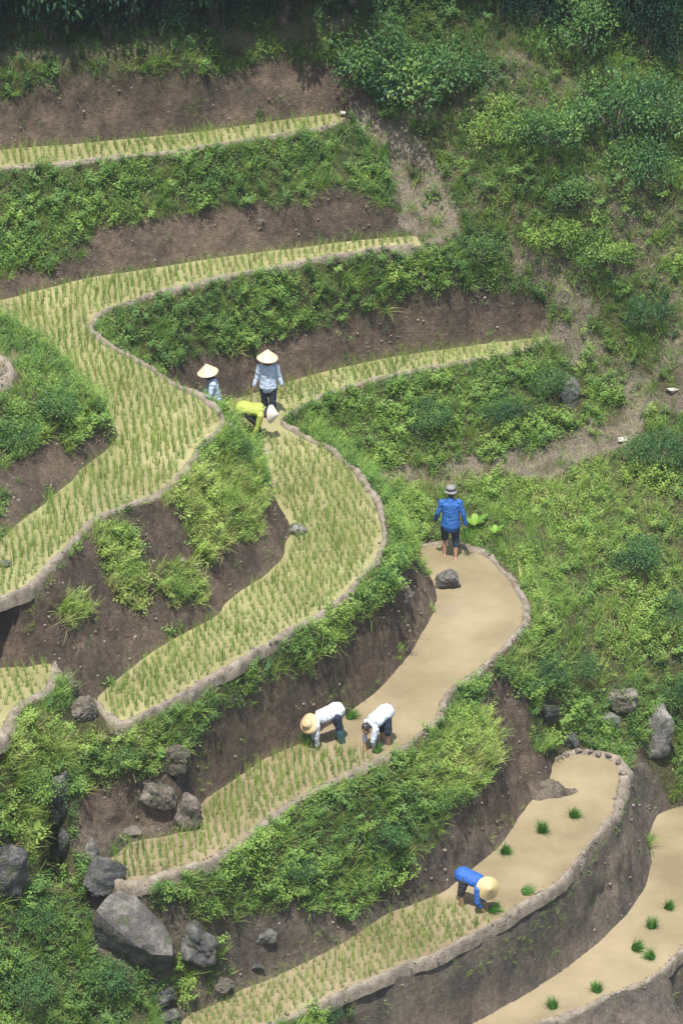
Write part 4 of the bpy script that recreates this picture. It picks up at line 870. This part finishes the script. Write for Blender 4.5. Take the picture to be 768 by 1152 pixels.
    if boots:
        for s in 'lr': obj('boot', Acc().add(tube([J['k'+s]*.8+J['a'+s]*.2, J['a'+s]], [.084, .068], 14)).mesh('boot', M[boots]), root)
    if hair:
        a = Acc().add(ellipsoid(H_+u*.03-f*.018, (.084, .098, .1), ax)); a.add(ellipsoid(H_-f*.07-u*.03, (.06, .04, .06), ax)); obj('hair', remesh(a.mesh('hair', M['hair']), .012, M['hair'], 3, .004, 3), root)
    if scarf:
        obj('scarf', remesh(Acc().add(ellipsoid(H_-u*.05+f*.0, (.086, .1, .085), ax)).add(tube([Nk, H_-u*.04], [.085, .085], 12)).mesh('scarf', M[scarf]), .012, M[scarf], 3, .005, 9), root)
    ha = unit(hat_axis) if hat_axis is not None else u; top_ = H_+ha*.055
    if hat and hat[0] == 'cone':
        hm, rad, hh = hat[1:]
        hw = obj('conical_hat', Acc().add(lathe([(rad, -.012), (rad*1.005, -.004), (rad*.98, .0), (rad*.66, hh*.35), (rad*.33, hh*.68), (rad*.08, hh*.95), (.001, hh), (.001, hh-.012), (rad*.33, hh*.6), (rad*.66, hh*.28), (rad*.97, -.014), (rad, -.012)], top_-ha*.005, ha, 44, .012)).mesh('conical_hat', M[hm]), root)
    if hat and hat[0] == 'brim':
        hm, rad = hat[1:]
        obj('sun_hat', Acc().add(lathe([(rad, -.03), (rad*1.01, -.022), (rad*.75, .005), (.1, .02), (.097, .07), (.08, .105), (.04, .115), (.001, .117), (.001, .105), (.075, .095), (.09, .03), (.1, .01), (rad*.75, -.006), (rad, -.03)], top_, ha, 40, .03)).mesh('sun_hat', M[hm]), root)
        obj('hat_band', Acc().add(lathe([(.102, .018), (.1, .055), (.106, .055), (.108, .018), (.102, .018)], top_, ha, 32)).mesh('hat_band', M['band' if hm == 'hat_straw' else 'navy']), root)
    return root, p
# man in the blue coat, walking away
_, pm = person(506, 627, Z4, 'man seen from behind in a bright blue coat, wading with seedlings in his hand', dict(
    pelvis=(0, 0, .9), neck=(0, .06, 1.42), head=(.0, .1, 1.56), sl=(-.19, .05, 1.36), sr=(.19, .05, 1.36), el=(-.27, .0, 1.12), er=(.265, -.01, 1.1), wl=(-.31, .1, .93), wr=(.32, .0, .86),
    hl=(-.1, 0, .86), hr=(.1, 0, .86), kl=(-.115, .12, .48), kr=(.11, .03, .48), al=(-.115, .06, .1), ar=(.115, -.05, .09), toe=(0, 1, 0)), 'blue', 'navy', ('brim', 'grey_hat', .14), sink=.07, leg_len=(.05, .3), face=(0, 1, -.08), torso=(1.08, 1.05), curl=1.0)
rng_r.seed(5); o = bundle(0, 0, 0, 'dark green seedling bundle hanging from the hand of the man in the blue coat', math.pi, .4, 1.5, 801, pm+A3(.335, -.01, .79), 110); o.scale = (.62, .62, 1.15); o.rotation_euler = (math.pi, 0, .4)
# woman standing, facing us
person(302, 467, Z3, 'woman standing upright in a pale blue shirt, dark trousers and pale conical hat', dict(
    pelvis=(0, 0, .84), neck=(0, .0, 1.3), head=(-.01, -.03, 1.42), sl=(.17, 0, 1.24), sr=(-.17, 0, 1.24), el=(.235, .02, 1.0), er=(-.235, .02, 1.0), wl=(.3, -.02, .80), wr=(-.3, -.02, .78),
    hl=(.09, 0, .8), hr=(-.09, 0, .8), kl=(.095, -.03, .44), kr=(-.08, .03, .44), al=(.1, .02, .08), ar=(-.09, .06, .08), toe=(0, -1, 0)), 'blue_shirt', 'navy', ('cone', 'hat_pale', .225, .2), sink=.09, sleeve=.85, leg_len=1.0, face=(-.1, -1, -.1), sex='f', scarf='scarf', hat_axis=(.02, -.06, 1))
# woman half hidden behind the bund, facing left
person(239, 482, Z3, 'woman half hidden behind the winding bund in a pale blue shirt and tilted conical hat', dict(
    pelvis=(.05, .02, .82), neck=(.0, 0, 1.27), head=(-.07, -.01, 1.38), sl=(.03, -.17, 1.21), sr=(.0, .17, 1.21), el=(-.03, -.22, .98), er=(-.05, .2, .97), wl=(-.17, -.17, .82), wr=(-.2, .13, .84),
    hl=(.05, -.09, .78), hr=(.05, .09, .78), kl=(.02, -.1, .42), kr=(.05, .1, .42), al=(.07, -.1, .08), ar=(.08, .1, .08), toe=(-1, 0, 0)), 'blue_shirt', 'navy', ('cone', 'hat_pale', .225, .2), sink=.09, sleeve=.85, face=(-1, -.2, -.35), sex='f', scarf='black', hat_axis=(-.16, -.05, 1), up=(0, 0, 1))
# person in yellow bending to the right
person(292, 490, Z3, 'person in a lime yellow shirt bent double with a whitish conical hat', dict(
    pelvis=(-.30, .06, .69), neck=(.09, -.08, .72), head=(.21, -.13, .66), sl=(.03, .07, .70), sr=(.03, -.24, .66), el=(.0, .06, .45), er=(-.04, -.27, .41), wl=(-.04, -.02, .25), wr=(-.12, -.27, .21),
    hl=(-.27, .14, .66), hr=(-.28, -.03, .66), kl=(-.08, .12, .40), kr=(-.06, -.05, .40), al=(-.03, .1, .07), ar=(.02, -.06, .07), toe=(1, -.2, 0)), 'yellow', 'dark', ('cone', 'hat_white', .2, .17), sink=.08, sleeve=.9, face=(.35, -.15, -1), up=(1, -.3, .1), hat_axis=(.9, -.4, .12), sex='f', scarf='black')
# bent worker with straw hat
_, pe = person(383, 834, Z4, 'stooping worker in a white shirt, dark trousers and round straw hat, planting beside the bank', dict(
    pelvis=(-.12, .06, .74), neck=(-.47, -.14, .68), head=(-.60, -.22, .60), sl=(-.47, -.3, .63), sr=(-.38, .05, .66), el=(-.46, -.33, .37), er=(-.50, .02, .38), wl=(-.45, -.3, .12), wr=(-.56, -.1, .15),
    hl=(-.1, -.05, .70), hr=(-.1, .13, .70), kl=(-.02, -.05, .40), kr=(-.03, .12, .40), al=(.03, -.05, .08), ar=(-.0, .16, .08), toe=(-1, -.3, 0)), 'white_shirt', 'navy', ('brim', 'hat_straw', .21), sink=.08, sleeve=.8, face=(-.45, -.3, -.9), up=(-1, -.45, .45), hat_axis=(-.55, -.62, .56), boots='teal')
bundle(0, 0, 0, 'seedling bundle in the hands of the straw hatted worker', 1.15, 2.9, 1.15, 811, pe+A3(-.62, -.15, .13))
# bent worker with dark hair
_, pf_ = person(435, 839, Z4, 'stooping bareheaded worker in a white printed shirt and dark shorts, beside the bund', dict(
    pelvis=(-.06, .1, .76), neck=(-.31, -.12, .66), head=(-.40, -.22, .60), sl=(-.22, -.26, .61), sr=(-.38, .03, .64), el=(-.28, -.32, .36), er=(-.44, -.12, .36), wl=(-.24, -.25, .12), wr=(-.43, -.2, .10),
    hl=(-.01, .03, .72), hr=(-.1, .16, .72), kl=(.02, -.02, .40), kr=(-.1, .13, .40), al=(.03, .03, .08), ar=(-.08, .2, .08), toe=(-.6, -1, 0)), 'white_print', 'navy', None, sink=.08, sleeve=.35, leg_len=.1, face=(-.35, -.6, -.7), up=(-.6, -.6, .6))
bundle(0, 0, 0, 'seedling bundle being planted by the bareheaded worker', 1.0, .5, .9, 821, pf_+A3(-.22, -.26, .08))
# bent worker in blue with the conical hat
_, pg = person(519, 1019, Z5, 'stooping worker in a royal blue shirt and dark shorts under a golden conical hat', dict(
    pelvis=(.06, .08, .72), neck=(.38, -.1, .68), head=(.48, -.18, .60), sl=(.36, .07, .65), sr=(.29, -.26, .62), el=(.36, .0, .38), er=(.29, -.32, .36), wl=(.44, -.1, .16), wr=(.40, -.26, .14),
    hl=(.06, .15, .68), hr=(.04, -.02, .68), kl=(.0, .14, .38), kr=(-.02, -.03, .38), al=(.03, .15, .07), ar=(.01, -.03, .07), toe=(1, -.3, 0)), 'royal', 'black', ('cone', 'hat_gold', .235, .17), sink=.07, sleeve=.6, leg_len=0, face=(.4, -.4, -.9), up=(.6, -.8, .3), hat_axis=(.28, -.86, .42))

# ------------------------------------------------------------------ air
hb = bmesh.new(); bmesh.ops.create_cube(hb, size=1.0); hm = bpy.data.meshes.new('haze'); hb.to_mesh(hm); hb.free()
hz = obj('haze', hm); hz.scale = (300, 300, 150); hz.location = (0, 0, 15)
m, nt, b = mat_new('haze'); nt.nodes.remove(b); pv = nt.nodes.new('ShaderNodeVolumePrincipled'); pv.inputs['Color'].default_value = (.86, .92, 1, 1); pv.inputs['Density'].default_value = .00024; pv.inputs['Anisotropy'].default_value = .2
L(nt, pv.outputs[0], nt.nodes['Material Output'].inputs['Volume']); hm.materials.append(m); tag(hz, 'thin warm weather haze over the valley', 'haze', kind='stuff')
# ------------------------------------------------------------------ light
SUN_EL, SUN_AZ = R(72), R(-168)         # azimuth from +Y towards +X (so: high, from the left)
sd = Vector((math.sin(SUN_AZ)*math.cos(SUN_EL), math.cos(SUN_AZ)*math.cos(SUN_EL), math.sin(SUN_EL)))
sl = bpy.data.lights.new('sun', 'SUN'); sl.energy = 4.7; sl.angle = R(.55); sl.color = (1, .955, .88)
so = bpy.data.objects.new('sun', sl); COL.objects.link(so); so.rotation_euler = (-sd).to_track_quat('-Z', 'Y').to_euler()
w = bpy.data.worlds.new('World'); scene.world = w; w.use_nodes = True; nt = w.node_tree
sky = nt.nodes.new('ShaderNodeTexSky'); sky.sky_type = 'NISHITA'; sky.sun_disc = False; sky.sun_elevation = SUN_EL; sky.sun_rotation = SUN_AZ; sky.air_density = 1.2; sky.dust_density = 2.5
bg = nt.nodes['Background']; L(nt, sky.outputs[0], bg.inputs['Color']); bg.inputs['Strength'].default_value = .135
scene.view_settings.view_transform = 'Standard'; scene.view_settings.look = 'None'; scene.view_settings.exposure = 0.9; scene.view_settings.gamma = 1
cy = scene.cycles; cy.max_bounces = 5; cy.diffuse_bounces = 2; cy.glossy_bounces = 3; cy.transmission_bounces = 3; cy.use_denoising = True
